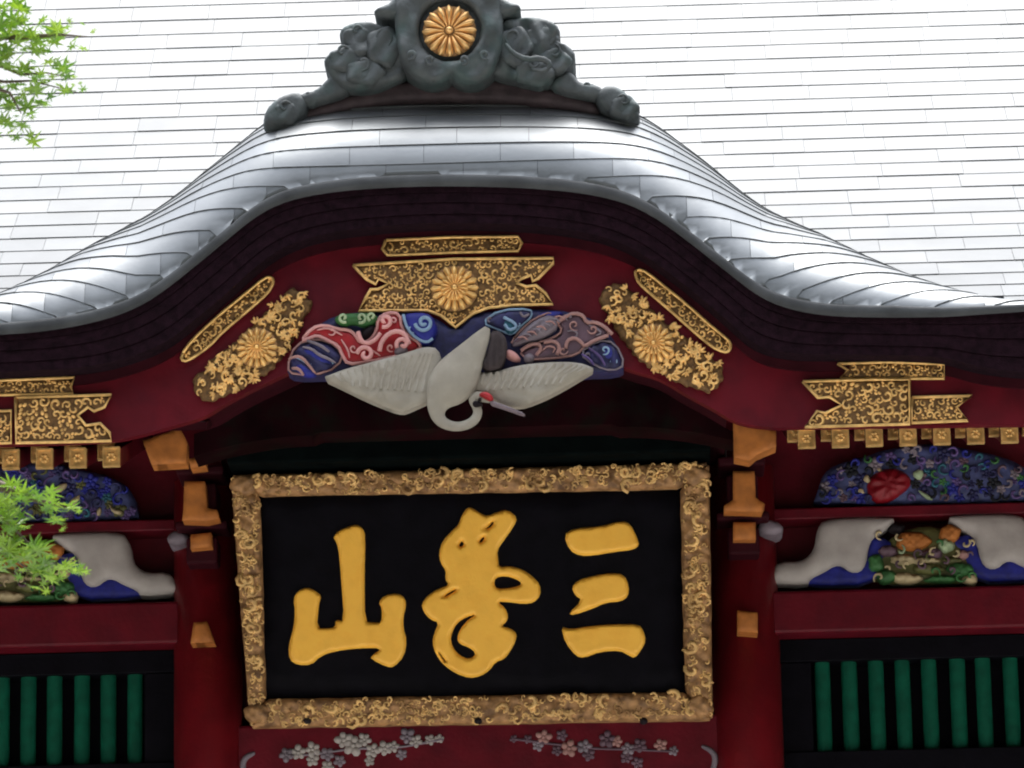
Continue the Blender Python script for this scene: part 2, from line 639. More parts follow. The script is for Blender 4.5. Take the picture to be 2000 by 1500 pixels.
# karahafu profile
KL = .10
ang = [84, 68, 51, 40.5, 33.5, 28, 24, 20.5, 18, 16, 14, 12, 11, 10, 9, 8, 8, 8, 8, 8, 8, 8]
clen = [.075, .080, .088, .097, .10, .105, .11] + [.11] * 15
KB = [0.0]                                   # course boundaries along the profile
k_t, k_r, k_P = [0.0], [0.0], [0.0]
for i, a in enumerate(ang):
    a0 = ang[max(0, i - 1)]
    for s in range(6):
        aa = rad(a0 + (a - a0) * (s + .5) / 6 if i else a + 8 - 1.5 * s)
        L = clen[i] / 6
        k_t.append(k_t[-1] + L * math.cos(aa))
        k_r.append(k_r[-1] + L * math.sin(aa))
        k_P.append(k_P[-1] + L)
    KB.append(k_P[-1])
def kb(n):
    return n * .088 if n < 0 else KB[min(n, len(KB) - 1)]
KT, KR, KP = map(np.array, (k_t, k_r, k_P))
kr = lambda t: float(np.interp(t, KT, KR))
AX = np.array([0, .95, 1.1, 1.22, 1.35, 1.44, 1.53, 1.62, 1.7, 1.8, 1.9, 2.0, 2.14])
AV = np.array([1, 1, .975, .91, .80, .675, .545, .43, .335, .235, .15, .085, .03])
def amp(x):
    # how far the gable swell carries sideways: its profile shrinks towards the wings
    return float(np.interp(abs(x), AX, AV))
def ks(x, t):
    a = amp(x)
    return zf(x) + a * kr(t / a)

def slab(pts_lo, pts_hi, mids, nrm_up, thick):
    """one roof plate: list of rows from lower edge to upper edge; raised at the lower edge, with a front drop"""
    rows = [pts_lo] + mids + [pts_hi]
    R = len(rows)
    n = len(pts_lo)
    if not hasattr(thick, '__len__'):
        thick = [thick] * n
    vs, fs = [], []
    for i, row in enumerate(rows):
        for j, p in enumerate(row):
            vs.append(p + nrm_up(p) * (thick[j] * (1 - .9 * i / (R - 1))))
    for i in range(R - 1):
        for j in range(n - 1):
            a = i * n + j
            fs.append([a, a + 1, a + n + 1, a + n])
    b = len(vs)
    for j, p in enumerate(pts_lo):
        vs.append(vs[j].copy())
        vs.append(p - nrm_up(p) * .0006 + Vector((0, .001, 0)))
    for j in range(n - 1):
        fs.append([b + 2 * j + 1, b + 2 * j + 3, b + 2 * j + 2, b + 2 * j])
    # side drops
    for e, k in ((0, 0), (-1, n - 1)):
        c = len(vs)
        for i, row in enumerate(rows):
            vs.append(vs[i * n + k].copy())
            vs.append(row[e] - nrm_up(row[e]) * .002)
        for i in range(R - 1):
            q = [c + 2 * i, c + 2 * i + 2, c + 2 * i + 3, c + 2 * i + 1]
            fs.append(q if e else q[::-1])
    return vs, fs, (R - 1) * (n - 1)

def nk(p):
    e, t = .004, max(0.0, p.y - YL)
    nx = -(ks(p.x + e, t) - ks(p.x - e, t)) / (2 * e)
    t0 = max(0.0, t - e)
    ny = -(ks(p.x, t + e) - ks(p.x, t0)) / (t + e - t0)
    return Vector((nx, ny, 1)).normalized()
plates = []       # (visible size, course kind, geometry)
rng = random.Random(11)
inv = ROT.transposed()
def to_px(p):
    q = inv @ (Vector(p) - CAM)
    return 1000 + FPX * q.x / -q.z, 750 - FPX * q.y / -q.z

GAP = .0007
def add_main():
    for i in range(len(MT) - 1):
        t0, t1 = MT[i], MT[i + 1]
        a = math.atan2(MR[i + 1] - MR[i], t1 - t0)
        nu = Vector((0, -math.sin(a), math.cos(a)))
        x = -5.2 + rng.uniform(0, .3) + (.16 if i % 2 else 0)
        x = max(-5.2, x)
        xs = [-5.2]
        while x < 5.2:
            if x > xs[-1] + .05:
                xs.append(x)
            x += .32 + rng.uniform(-.008, .008)
        xs.append(5.2)
        for q in range(len(xs) - 1):
            xa, xb = xs[q] + GAP, xs[q + 1] - GAP
            jit = rng.uniform(-.0006, .0006)
            lo = [Vector((xx, YL + t0, ZE + MR[i] + jit)) for xx in (xa, xb)]
            hi = [Vector((xx, YL + t1 + .01, ZE + MR[i + 1] + .01 * math.tan(a) + jit)) for xx in (xa, xb)]
            g = slab(lo, hi, [], lambda p: nu, .0037 + rng.uniform(-.0006, .0006))
            c = (lo[0] + hi[1]) * .5
            # hidden behind the gable swell?
            vis = c.z > ks(c.x, c.y - YL) - .02 if abs(c.x) < 2.15 and c.y - YL < KT[-1] else True
            if abs(c.x) < 2.05 and t1 < KT[-1] and (t0 < .02 or all(p.z < ks(max(-2.1, min(2.1, p.x)), p.y - YL) + .004 for p in lo + hi)):
                continue
            px, py = to_px(c)
            on = vis and -60 < px < 2060 and -20 < py < 700
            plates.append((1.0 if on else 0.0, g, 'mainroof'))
def add_kara():
    q = lambda x: 1.1 * (ZTOP - zf(x)) + .40 * max(0, abs(x) - 1.15)
    Pinv = lambda P: float(np.interp(P, KP, KT))
    for n in range(-14, 18):
        x = -2.13 + (.14 if n % 2 else 0)
        xs = [-2.13]
        while x < 2.13:
            if x > xs[-1] + .05:
                xs.append(x)
            x += .27 + rng.uniform(-.01, .01)
        xs.append(2.13)
        for j in range(len(xs) - 1):
            xa, xb = xs[j] + GAP, xs[j + 1] - GAP
            N = 7
            live = [x_ for x_ in (xa + (xb - xa) * s / 60 for s in range(61)) if kb(n + 1) + q(x_) > .004]
            if len(live) < 6:
                continue
            X = [live[0] + (live[-1] - live[0]) * s / (N - 1) for s in range(N)]
            lo, hi, mids = [], [], [[] for _ in range(8)]
            tot = 0
            th = []
            for xx in X:
                p0, p1 = kb(n) + q(xx), kb(n + 1) + q(xx) + .006
                p0, p1 = max(0, p0), max(0, p1)
                tot += p1 - p0
                th.append(min(1.0, (p1 - p0) / .085))
                aa = amp(xx)
                tt = [aa * Pinv((p0 + (p1 - p0) * s / 9) / aa) for s in range(10)]
                P = [Vector((xx, YL + t, ks(xx, t))) for t in tt]
                lo.append(P[0])
                for s in range(8):
                    mids[s].append(P[s + 1])
                hi.append(P[9])
            if tot < .02 or kb(n) + q(xa) > 1.75:
                continue
            xm = .5 * (xa + xb)
            tm = .5 * (lo[3].y + hi[3].y) - YL
            kt = .0050 + rng.uniform(-.0008, .0008)
            g = slab(lo, hi, mids, nk, [kt * t_ for t_ in th])
            c = (lo[3] + hi[3]) * .5
            seen = ZE + mr(tm) < ks(xm, tm) + .01 and tm < .95
            px, py = to_px(c)
            plates.append((2.0 if seen and -60 < px < 2060 else 0.0, g, 'roof'))
add_main()
add_kara()
vs, fs = [], []
GX = sorted(set([-5.2, -3.5, 3.5, 5.2] + [-2.2 + 4.4 * i / 44 for i in range(45)]))
for x in GX:
    for t, r in zip(MT, MR):
        z = ZE + r
        if abs(x) < 2.13 and t < KT[-1]:
            z = max(z, ks(x, t))
        vs.append((x, YL + t + .03, z - .035))
nT = len(MT)
for i in range(len(GX) - 1):
    for j in range(nT - 1):
        p = i * nT + j
        fs.append([p, p + nT, p + nT + 1, p + 1])
roof = mesh('roof', vs, fs, M['eave'], gate)
plates.sort(key=lambda p: -p[0])
n_single = sum(1 for p in plates if p[0] > 0)
rest = {'roof': [], 'mainroof': []}
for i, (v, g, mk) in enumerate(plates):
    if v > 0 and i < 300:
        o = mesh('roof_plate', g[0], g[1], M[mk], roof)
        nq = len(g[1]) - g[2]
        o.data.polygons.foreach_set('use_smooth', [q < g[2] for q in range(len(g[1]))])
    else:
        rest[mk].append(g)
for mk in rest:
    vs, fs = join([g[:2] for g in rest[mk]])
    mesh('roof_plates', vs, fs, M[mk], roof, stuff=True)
# back slope, ridge
yr, zr = YL + MT[-1], ZE + MR[-1]
mesh('back_slope', [(-5.2, yr, zr + .01), (5.2, yr, zr + .01), (5.2, 2 * yr - YL, ZE), (-5.2, 2 * yr - YL, ZE)], [[0, 1, 2, 3]], M['roof'], roof)
box('roof_ridge', -5.3, 5.3, yr - .25, yr + .25, zr - .1, zr + .55, M['bronze'], roof, .04)

# thick layered eave edge under the lip
XS = [(-2.45 + 4.9 * i / 140) for i in range(141)]
def band(name, f0, f1, y0, y1, m, parent, top=None, sub=1):
    """strip between two curves of x, y0 front, y1 back, closed"""
    vs, fs = [], []
    for x in XS:
        a, b = f0(x), f1(x)
        vs += [(x, y0, a), (x, y0, b), (x, y1, b), (x, y1, a)]
    for i in range(len(XS) - 1):
        p = i * 4
        for j in range(4):
            fs.append([p + j, p + (j + 1) % 4, p + 4 + (j + 1) % 4, p + 4 + j])
    fs.append([3, 2, 1, 0])
    p = (len(XS) - 1) * 4
    fs.append([p, p + 1, p + 2, p + 3])
    bm = bmesh.new()
    me = bpy.data.meshes.new('t')
    me.from_pydata([tuple(v) for v in vs], [], fs)
    bm.from_mesh(me)
    bpy.data.meshes.remove(me)
    return bm_to(name, bm, m, parent)
lay = lambda f: (lambda x: (zf(x) - .004) * (1 - f) + zl(x) * f)
fr = [0, .2, .46, .76, 1.0]
for i in range(4):
    band('eave_layer', lay(fr[i] + (.012 if i else 0)), lay(fr[i + 1]), YL + .006 + .005 * i, YL + .24 + .02 * i, M['eave'], gate)
for s in (-1, 1):
    xa, xb = sorted((s * 2.45, s * 5.2))
    for i in range(4):
        z0, z1 = lay(fr[i])(s * 2.4), lay(fr[i + 1])(s * 2.4)
        box('eave_layer', xa, xb, YL + .006 + .005 * i, YL + .24, z1, z0 - .006, M['eave'], gate, .004)
prof = [(.02, -.012), (-.013, -.010), (-.0150, .006), (-.0140, .020), (-.009, .030), (.008, .035)]  # dark band added over the front of the lip
vs, fs = [], []
for x in XS:
    sc = .35 + .65 * min(1.0, amp(x) / .5)
    vs += [(x, YL + dy, zf(x) + (dz * sc if dz > 0 else dz)) for dy, dz in prof]
nP = len(prof)
for i in range(len(XS) - 1):
    for j in range(nP - 1):
        p = i * nP + j
        fs.append([p, p + nP, p + nP + 1, p + 1])
bm = bmesh.new()
me = bpy.data.meshes.new('t')
me.from_pydata(vs, [], fs)
bm.from_mesh(me)
bpy.data.meshes.remove(me)
bm_to('lip_edge', bm, M['lipdark'], roof, smooth=True)
# red bargeboard
board = band('bargeboard', lambda x: zl(x) + .02, zb, YB, YB + .045, M['red'], gate)
band('bargeboard_moulding', lambda x: zl(x) + .001, lambda x: zl(x) - .035, YB - .014, YB - .001, M['darkred'], board)
for s in (-1, 1):
    xa, xb = sorted((s * 2.45, s * 5.1))
    box('eave_board', xa, xb, YB, YB + .1, zb(s * 2.4), zl(s * 2.4) + .02, M['red'], gate)

# inner arch soffit from bargeboard back to the wall
sof = lambda d: (lambda x: zb(x) + d)
XS0 = XS
XS = [x for x in XS0 if xz(372, 800, YB)[0] < x < xz(1430, 800, YB)[0]]
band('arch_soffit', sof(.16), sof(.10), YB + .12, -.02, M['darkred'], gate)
XS = XS0

# ------------------------------------------------------------------ columns, beams, walls
YC = -.10
cxL, _ = xz(405, 1330, YC)
cxR, _ = xz(1459, 1330, YC)
cxm = .5 * (cxL + cxR)
half = .5 * (cxR - cxL)
def column(x):
    bm = bmesh.new()
    prof = [(.16, 0), (.16, .06), (.135, .08), (.135, 2.0), (.13, 5.62)]
    seg = 28
    prev = None
    for r, z in prof:
        ring = [bm.verts.new((x + r * math.cos(2 * PI * j / seg), YC + .03 + r * math.sin(2 * PI * j / seg), z)) for j in range(seg)]
        if prev:
            for j in range(seg):
                bm.faces.new([prev[j], prev[(j + 1) % seg], ring[(j + 1) % seg], ring[j]])
        prev = ring
    bm.faces.new(prev)
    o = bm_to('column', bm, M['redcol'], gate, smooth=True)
    return o
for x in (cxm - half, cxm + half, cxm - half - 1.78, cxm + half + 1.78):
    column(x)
rg_b = random.Random(8)
zz = lambda px, py, y: xz(px, py, y)[1]
# window bays either side
def z_at(pyR, y):           # height from a row of the photograph at the right bay
    return zz(1760, pyR, y)
Zb0, Zb1 = z_at(1243, -.14), z_at(1148, -.14)          # thick red tie beam
for s in (-1, 1):
    xa, xb = sorted((cxm + s * (half + .10), cxm + s * (half + 1.68)))
    ya, yb = sorted((cxm + s * (half - .045), cxm + s * (half + 1.68)))
    dz = .022 if s < 0 else 0.0
    Zb0, Zb1 = z_at(1231, -.14) + dz, z_at(1148, -.14) + dz
    box('tie_beam', xa, xb, -.14, .06, Zb0, Zb1, M['red'], gate, .012)
    box('rail_beam', xa, xb, -.10, .05, z_at(1009, -.10) + dz, z_at(987, -.10) + dz, M['red'], gate, .006)
    box('wall_panel', ya, yb, .055, .10, Zb1 + .002, zz(1760, 830, .05) + .5, M['red'], gate, 0)
    box('lower_wall', xa, xb, .0, .10, .0, 3.0, M['red'], gate, .01)
    # window: frame and backing blackened for the dark recess, green bars
    zt, zbm = Zb0 - .002, zz(1760, 1510, .02)
    zq = lambda a, b, c: zz(a, b, c) + dz
    win = box('window', xa, xb, .10, .14, zbm - .6, zt, M['black'], gate, 0)
    box('frame_rail', xa, xb, -.02, .098, zq(1760, 1290, 0) + .002, zt, M['black'], win, .004)
    box('frame_rail', xa, xb, -.03, .098, zbm - .62, zq(1760, 1466, 0), M['black'], win, .004)
    if s > 0:
        x_in, _ = xz(1586, 1380, .02)
        box('frame_stile', xa, x_in, -.015, .098, zq(1760, 1466, 0) + .001, zq(1760, 1290, 0), M['black'], win, .004)
        b0 = xz(1607, 1370, .0)[0]
    else:
        x_in, _ = xz(284, 1400, .02)
        box('frame_stile', x_in, xb, -.015, .098, zq(1760, 1466, 0) + .001, zq(1760, 1290, 0), M['black'], win, .004)
        b0 = xz(263, 1400, .0)[0]
    hb = zq(1760, 1292, 0) - zq(1760, 1464, 0)
    me = None
    for i in range(26):
        x = b0 + s * i * .1035
        if not (xa + .02 < x < xb - .02):
            continue
        if me is None:
            seg = 12
            vs, fs = [], []
            for z in (-.02, .02 + hb):
                for j in range(seg):
                    an = 2 * PI * j / seg
                    vs.append((.031 * math.cos(an), .030 * math.sin(an), z))
            for j in range(seg):
                fs.append([j, (j + 1) % seg, seg + (j + 1) % seg, seg + j])
            me = bpy.data.meshes.new('window_bar')
            me.from_pydata(vs, [], fs)
            me.polygons.foreach_set('use_smooth', [True] * len(fs))
        o = link('window_bar', me, M['bar'], win, Vector((x + rg_b.uniform(-.003, .003), .03 + rg_b.uniform(-.004, .004), zq(1760, 1464, 0) + rg_b.uniform(-.004, .004))))
        o.rotation_euler = (0, rg_b.uniform(-.006, .006), rg_b.uniform(0, 6))
# centre bay: passage lintel with the flower carving, wall behind the plaque
box('lintel', cxm - half + .09, cxm + half - .09, -.12, .12, zz(930, 1560, -.12), zz(930, 1405, -.12), M['red'], gate, .012)
box('wall_panel', cxm - half + .05, cxm + half - .05, .04, .11, zz(930, 1404, -.1), zz(930, 560, 0), M['darkred'], gate, 0)  # darker than the bay walls, shade behind the plaque put into the colour
box('head_beam', cxm - half + .10, cxm + half - .10, -.10, .038, zz(930, 1110, -.1), zz(930, 1010, -.1), M['red'], gate, .01)
# rainbow beam behind the crane
arch_top = lambda x: min(zb(x) + .10, zz(900, 660, -.8) )
arch_bot_z = zz(900, 836, -.8)
vs, fs = [], []
N = 60
x0, x1 = cxm - half + .02, cxm + half - .02
for i in range(N + 1):
    x = x0 + (x1 - x0) * i / N
    f = (x - cxm) / half
    zbot = arch_bot_z - .075 * max(0, (abs(f) - .55) / .45) ** 2 * 1.0 - (.012 if abs(f) > .55 else 0)
    ztop = max(arch_top(x), zbot + .03)
    vs += [(x, -.80, ztop), (x, -.80, zbot), (x, -.62, zbot), (x, -.62, ztop)]
for i in range(N):
    p = i * 4
    for j in range(4):
        fs.append([p + j, p + 4 + j, p + 4 + (j + 1) % 4, p + (j + 1) % 4])
rb = mesh('rainbow_beam', vs, fs, M['deepred'], gate)
pr = V(-.801)
rg = random.Random(5)
box('dark_gap_fill', cxm - half + .12, cxm + half - .12, -.55, -.30, zz(900, 900, -.5), zz(900, 850, -.5), M['gap'], gate, .01)  # near-black block standing in for the shaded gap over the plaque
# side and back walls, passage
for s in (-1, 1):
    X = cxm + s * (half + 1.78)
    xa, xb = sorted((X, X + s * .12))
    box('side_wall', xa, xb, .1, 3.6, 0, 5.7, M['red'], gate, 0)
    X = cxm + s * half
    xa, xb = sorted((X, X + s * .1))
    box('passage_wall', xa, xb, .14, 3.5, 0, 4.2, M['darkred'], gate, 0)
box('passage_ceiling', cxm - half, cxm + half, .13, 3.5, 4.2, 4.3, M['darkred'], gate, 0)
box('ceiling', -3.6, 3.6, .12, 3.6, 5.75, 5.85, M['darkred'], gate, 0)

# rafters with gilt end caps under the flat eaves
def cap_mesh(w_, h_):
    vs, fs = [], []
    def quadbox(x0, x1, z0, z1, y0, y1):
        b = len(vs)
        for y in (y0, y1):
            vs.extend([(x0, y, z0), (x1, y, z0), (x1, y, z1), (x0, y, z1)])
        fs.extend([[b, b + 1, b + 2, b + 3], [b, b + 4, b + 5, b + 1], [b + 1, b + 5, b + 6, b + 2], [b + 2, b + 6, b + 7, b + 3], [b + 3, b + 7, b + 4, b]])
    quadbox(-w_ / 2, w_ / 2, -h_ / 2, h_ / 2, -.004, .02)
    e = .007
    quadbox(-w_ / 2, w_ / 2, h_ / 2 - e, h_ / 2, -.010, -.004)
    quadbox(-w_ / 2, w_ / 2, -h_ / 2, -h_ / 2 + e, -.010, -.004)
    quadbox(-w_ / 2, -w_ / 2 + e, -h_ / 2 + e, h_ / 2 - e, -.010, -.004)
    quadbox(w_ / 2 - e, w_ / 2, -h_ / 2 + e, h_ / 2 - e, -.010, -.004)
    for k in range(6):
        an = k * PI / 3
        c = Vector((.011 * math.cos(an), -.004, .011 * math.sin(an)))
        a, b = blob_geo(c, .008, .008, .006, Vector((1, 0, 0)), Vector((0, 0, 1)), Vector((0, -1, 0)), 2, 6)
        o = len(vs)
        vs.extend([tuple(v) for v in a])
        fs.extend([[i + o for i in f] for f in b])
    me = bpy.data.meshes.new('end_cap')
    me.from_pydata(vs, [], fs)
    return me
capm = cap_mesh(.062, .072)
capm.materials.append(M['gold'])
rafm = bpy.data.meshes.new('rafter')
rafm.from_pydata([(a * .028, y, b * .033 + (0 if y < .5 else .36)) for y in (0, 1.15) for a, b in ((-1, -1), (1, -1), (1, 1), (-1, 1))], [],
                 [[0, 1, 2, 3], [0, 4, 5, 1], [1, 5, 6, 2], [2, 6, 7, 3], [3, 7, 4, 0], [7, 6, 5, 4]])
rafm.materials.append(M['red'])
def rafter(x, y, z):
    r = link('rafter', rafm, None, gate, Vector((x, y, z)))
    link('end_cap', capm, None, r, Vector((0, -.021, 0)))
for s in (-1, 1):
    YR = -1.10
    if s > 0:
        x0, z0 = xz(1575, 859, YR)
    else:
        x0, z0 = xz(219, 888, YR)
    zc = .5 * (xz(1575, 859, YR)[1] + xz(219, 888, YR)[1])
    for i in range(20):
        x = x0 + s * i * .1225
        rafter(x, YR, zc - .006)
        rafter(x - .034, YR + .12, zc + .048)
    xa, xb = sorted((xz(1405, 850, YR)[0] if s > 0 else xz(402, 870, YR)[0], s * 5.0))
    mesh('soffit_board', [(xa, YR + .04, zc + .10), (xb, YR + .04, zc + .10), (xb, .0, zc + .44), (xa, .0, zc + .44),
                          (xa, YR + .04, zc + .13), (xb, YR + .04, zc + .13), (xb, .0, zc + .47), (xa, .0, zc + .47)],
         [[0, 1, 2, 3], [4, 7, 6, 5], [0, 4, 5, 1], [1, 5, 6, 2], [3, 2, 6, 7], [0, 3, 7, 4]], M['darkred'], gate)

# bracket sets on the columns: ochre painted arm ends and red bearing blocks
def px_arm(name, poly, y, depth, m, label=None):
    return relief(name, poly, V(y), .006, 6, depth, m, gate, sp=9, sm=0, label=label)
for side, polys in (('r', [[(1432, 818), (1516, 840), (1516, 872), (1478, 888), (1464, 900), (1434, 894)],
                          [(1432, 920), (1474, 920), (1476, 972), (1494, 984), (1488, 1000), (1414, 998), (1414, 988), (1432, 976)],
                          [(1432, 1020), (1476, 1020), (1476, 1054), (1432, 1054)],
                          [(1440, 1192), (1480, 1196), (1480, 1236), (1440, 1233)]]),
                    ('l', [[(278, 860), (352, 836), (364, 860), (364, 904), (296, 908)],
                          [(360, 940), (400, 940), (404, 992), (424, 996), (428, 1012), (404, 1018), (356, 1016), (358, 992)],
                          [(372, 1044), (412, 1040), (414, 1068), (372, 1072)],
                          [(378, 1216), (404, 1214), (418, 1254), (372, 1256)],
                          [(368, 896), (400, 890), (402, 910), (372, 914)]])):
    for i, p in enumerate(polys):
        y = (-.85, -.42, -.36, -.30, -.5)[i]
        px_arm('bracket_arm', p, y, (.10, .12, .10, .10, .10)[i], M['orange'])
for s, cx in ((-1, cxL), (1, cxR)):
    zc = lambda py: zz(1456 if s > 0 else 392, py + (0 if s > 0 else 18), -.3)
    box('bearing_block', cx - .10, cx + .10, -.33, .02, zc(1018), zc(1002), M['darkred'], gate, .01)
    box('bearing_block', cx - .09, cx + .09, -.38, .02, zc(918), zc(900), M['darkred'], gate, .01)
    box('bracket_beam', cx - .06, cx + .06, -.30, .0, zc(1083), zc(1030), M['darkred'], gate, .012)
    box('bracket_beam', cx - .06, cx + .06, -.34, .0, zc(985), zc(930), M['darkred'], gate, .012)
    p = [(1480, 1022), (1496, 1014), (1518, 1018), (1532, 1032), (1522, 1044), (1500, 1046), (1481, 1040)] if s > 0 else [(326, 1048), (340, 1036), (360, 1038), (370, 1048), (366, 1062), (342, 1066), (328, 1060)]
    relief('cloud_nosing', p, V(-.24), .02, 14, .15, M['lilac'], gate, sp=6, label='small greyish cloud shaped nosing beside the ochre bracket')

# ------------------------------------------------------------------ chrysanthemum crest
def crest(parent, pl, cx, cy, r_px, m, rows=2, name='crest'):
    c = pl.at(cx, cy)
    k = pl.k(cx, cy) * r_px
    me = bpy.data.meshes.new(name)
    vs, fs = [], []
    seg = 32
    for r, d in ((1.0, 0), (1.0, .05), (.9, .10), (.30, .12)):
        for j in range(seg):
            vs.append(pl.u * (k * r * math.cos(2 * PI * j / seg)) + pl.v * (k * r * math.sin(2 * PI * j / seg)) + pl.n * (k * d))
    for i in range(3):
        for j in range(seg):
            fs.append([i * seg + j, i * seg + (j + 1) % seg, (i + 1) * seg + (j + 1) % seg, (i + 1) * seg + j])
    fs.append([3 * seg + j for j in range(seg)])
    me.from_pydata([tuple(v) for v in vs], [], fs)
    o = link(name, me, M['crestground'], parent, c - wloc(parent))
    b = blob_geo(c + pl.n * (k * .2), k * .15, k * .15, k * .16, pl.u, pl.v, pl.n, 3, 14)
    mesh('boss', b[0], b[1], m, o, smooth=True)
    for row in range(rows):
        r0, r1, wd, lift, dome = ((.20, 1.02, .172, .08, .22), (.14, .60, .100, .24, .18))[row]
        vs, fs = [], []
        L = 7
        for i in range(L):
            f = i / (L - 1)
            y = r0 + (r1 - r0) * f
            hw = wd * (y / r1) ** .8 * (1 if f < .8 else math.sqrt(max(0.02, 1 - ((f - .8) / .2) ** 2)))
            hz = dome * math.sin(PI * min(1, .12 + .80 * f)) + (.05 * f)
            for q in (-1, -.5, 0, .5, 1):
                vs.append((hw * q * k, y * k, (lift + hz * (1 - q * q)) * k))
        for i in range(L - 1):
            for j in range(4):
                a = i * 5 + j
                fs.append([a, a + 1, a + 6, a + 5])
        pm = bpy.data.meshes.new('petal')
        pm.from_pydata(vs, [], fs)
        pm.polygons.foreach_set('use_smooth', [True] * len(fs))
        pm.materials.append(m)
        for q in range(16):
            a = (pl.R @ Matrix.Rotation(2 * PI * (q + .5 * row) / 16, 3, 'Z')).to_euler()
            p = link('petal', pm, None, o, (0, 0, 0))
            p.rotation_euler = a
    return o

# ------------------------------------------------------------------ ridge-end ornament
def hit_kara(px, py):
    d = ROT @ Vector(((px - 1000.0) / FPX, -(py - 750.0) / FPX, -1.0))
    for i in range(4000):
        y = YL + i * .0005
        t = (y - CAM.y) / d.y
        p = CAM + d * t
        if p.z < ks(p.x, y - YL):
            return y
    return YL + .5
YO = hit_kara(878, 205)
print('ornament y', YO)
rg_o = random.Random(4)
orn = thing('ridge_ornament', 'dark weathered bronze ridge end ornament with round gold crest on top of the roof swell', 'ornament', (V(YO).at(880, 205)))
po = V(YO)
def grain(k, a):
    return lambda x, y, d: a * math.sin(x * k + y * .7 * k)
bar_ = [(590, 212), (641, 200), (671, 188), (722, 176), (790, 158), (875, 154), (960, 156), (1045, 168), (1087, 178), (1168, 196), (1172, 232), (1087, 214), (1002, 206), (875, 203), (790, 204), (705, 215), (641, 230), (590, 246)]
relief('base_bar', bar_, po, .03, 14, .25, M['bronzebar'], orn, sp=8)
scL = [(514, 242), (518, 217), (541, 193), (573, 181), (592, 185), (606, 205), (598, 232), (586, 242), (565, 255), (535, 259), (516, 254)]
scR = [(1160, 190), (1168, 178), (1189, 167), (1215, 174), (1236, 198), (1251, 224), (1246, 239), (1215, 241), (1186, 228), (1168, 212)]
relief('scroll_end', scL, po.shift(.03), .05, 16, .3, M['bronze'], orn, sp=6)
relief('scroll_end', scR, po.shift(.03), .05, 16, .3, M['bronze'], orn, sp=6)
relief('arm', [(580, 190), (592, 183), (620, 176), (641, 153), (658, 140), (690, 175), (675, 192), (641, 203), (590, 214)], po.shift(.035), .035, 10, .26, M['bronze'], orn, sp=6)
relief('arm', [(1100, 140), (1117, 142), (1134, 164), (1168, 166), (1186, 184), (1170, 202), (1087, 186), (1070, 165)], po.shift(.035), .035, 10, .26, M['bronze'], orn, sp=6)
lfL = [(662, 72), (667, 55), (688, 45), (722, 42), (747, 53), (771, 57), (792, 85), (798, 127), (794, 149), (764, 166), (730, 179), (696, 182), (671, 175), (650, 155), (634, 132), (633, 115), (650, 100), (671, 91)]
lfR = [(975, 50), (983, 45), (998, 38), (1036, 33), (1062, 37), (1087, 47), (1096, 67), (1087, 81), (1113, 91), (1126, 110), (1117, 132), (1083, 140), (1082, 161), (1062, 171), (1024, 166), (981, 158), (955, 144), (962, 106), (972, 76)]
def leaf_f(cx, cy):
    def f(x, y, d):
        a = math.atan2(y - cy, x - cx)
        r = math.hypot(x - cx, y - cy)
        return .007 * math.cos(a * 6.5 + r * .02) * min(1, r / 60) + .006 * math.sin(r * .12 + x * .05) + .005 * math.sin(x * .17) * math.sin(y * .13)
    return f
relief('scroll_leaf', lfL, po.shift(.07), .032, 10, .3, M['bronze'], orn, sp=5, func=leaf_f(790, 110))
relief('scroll_leaf', lfR, po.shift(.07), .032, 10, .3, M['bronze'], orn, sp=5, func=leaf_f(965, 110))
sh = [(771, 0), (778, -40), (800, -70), (850, -84), (905, -84), (950, -70), (973, -40), (980, 0), (982, 34), (983, 85), (970, 127), (960, 147), (939, 163), (909, 166), (888, 158), (881, 150), (871, 160), (845, 166), (824, 162), (798, 148), (784, 127), (773, 76), (771, 38)]
hole = [(878 + 60 * math.cos(a * PI / 12), 60 + 60 * math.sin(a * PI / 12)) for a in range(24)]
relief('shield', [sh, hole], po.shift(.13), .035, 14, .34, M['bronze'], orn, sp=6, func=lambda x, y, d: .01 * math.sin(x * .09) * math.sin(y * .08))
relief('crest_recess', [(878 + 66 * math.cos(a * PI / 12), 60 + 66 * math.sin(a * PI / 12)) for a in range(24)], po.shift(.115), .003, 10, .05, M['bronze'], orn, sp=12)
relief('horn', [(730, 22), (739, 15), (764, 6), (777, -20), (800, -30), (800, 34), (777, 36), (747, 33), (733, 28)], po.shift(.12), .03, 12, .2, M['bronze'], orn, sp=5)
relief('horn', [(960, -30), (981, -2), (998, 6), (1013, 9), (1018, 18), (1004, 27), (981, 34), (960, 36)], po.shift(.12), .03, 12, .2, M['bronze'], orn, sp=5)
for sx in (-1, 1):
    X = lambda x: 878 + sx * x
    for (x, y, rx, ry, lift) in [(178, 76, 34, 24, .10), (205, 118, 33, 25, .105), (165, 142, 40, 27, .115), (128, 92, 36, 40, .12), (318, 222, 28, 24, .08) if sx < 0 else (340, 210, 30, 24, .08), (275, 196, 26, 14, .06) if sx < 0 else (270, 178, 26, 14, .06)]:
        pts = [(X(x) + rx * (1 + .09 * math.cos(5 * q)) * math.cos(q), y + ry * (1 + .09 * math.cos(5 * q)) * math.sin(q)) for q in [i * PI / 10 for i in range(20)]]
        relief('lobe', pts, po.shift(lift - .015), .018, 7, .06, M['bronze'], orn, sp=5, func=lambda u, v, d: .005 * math.sin(u * .16 + v * .11))
        line('scroll_line', spiral_px(X(x), y, min(rx, ry) * .6, rg_o.uniform(0, 6), 1.0, sx, 12), po, .006, M['bronze'], orn, lift=lift + .002, taper=True)
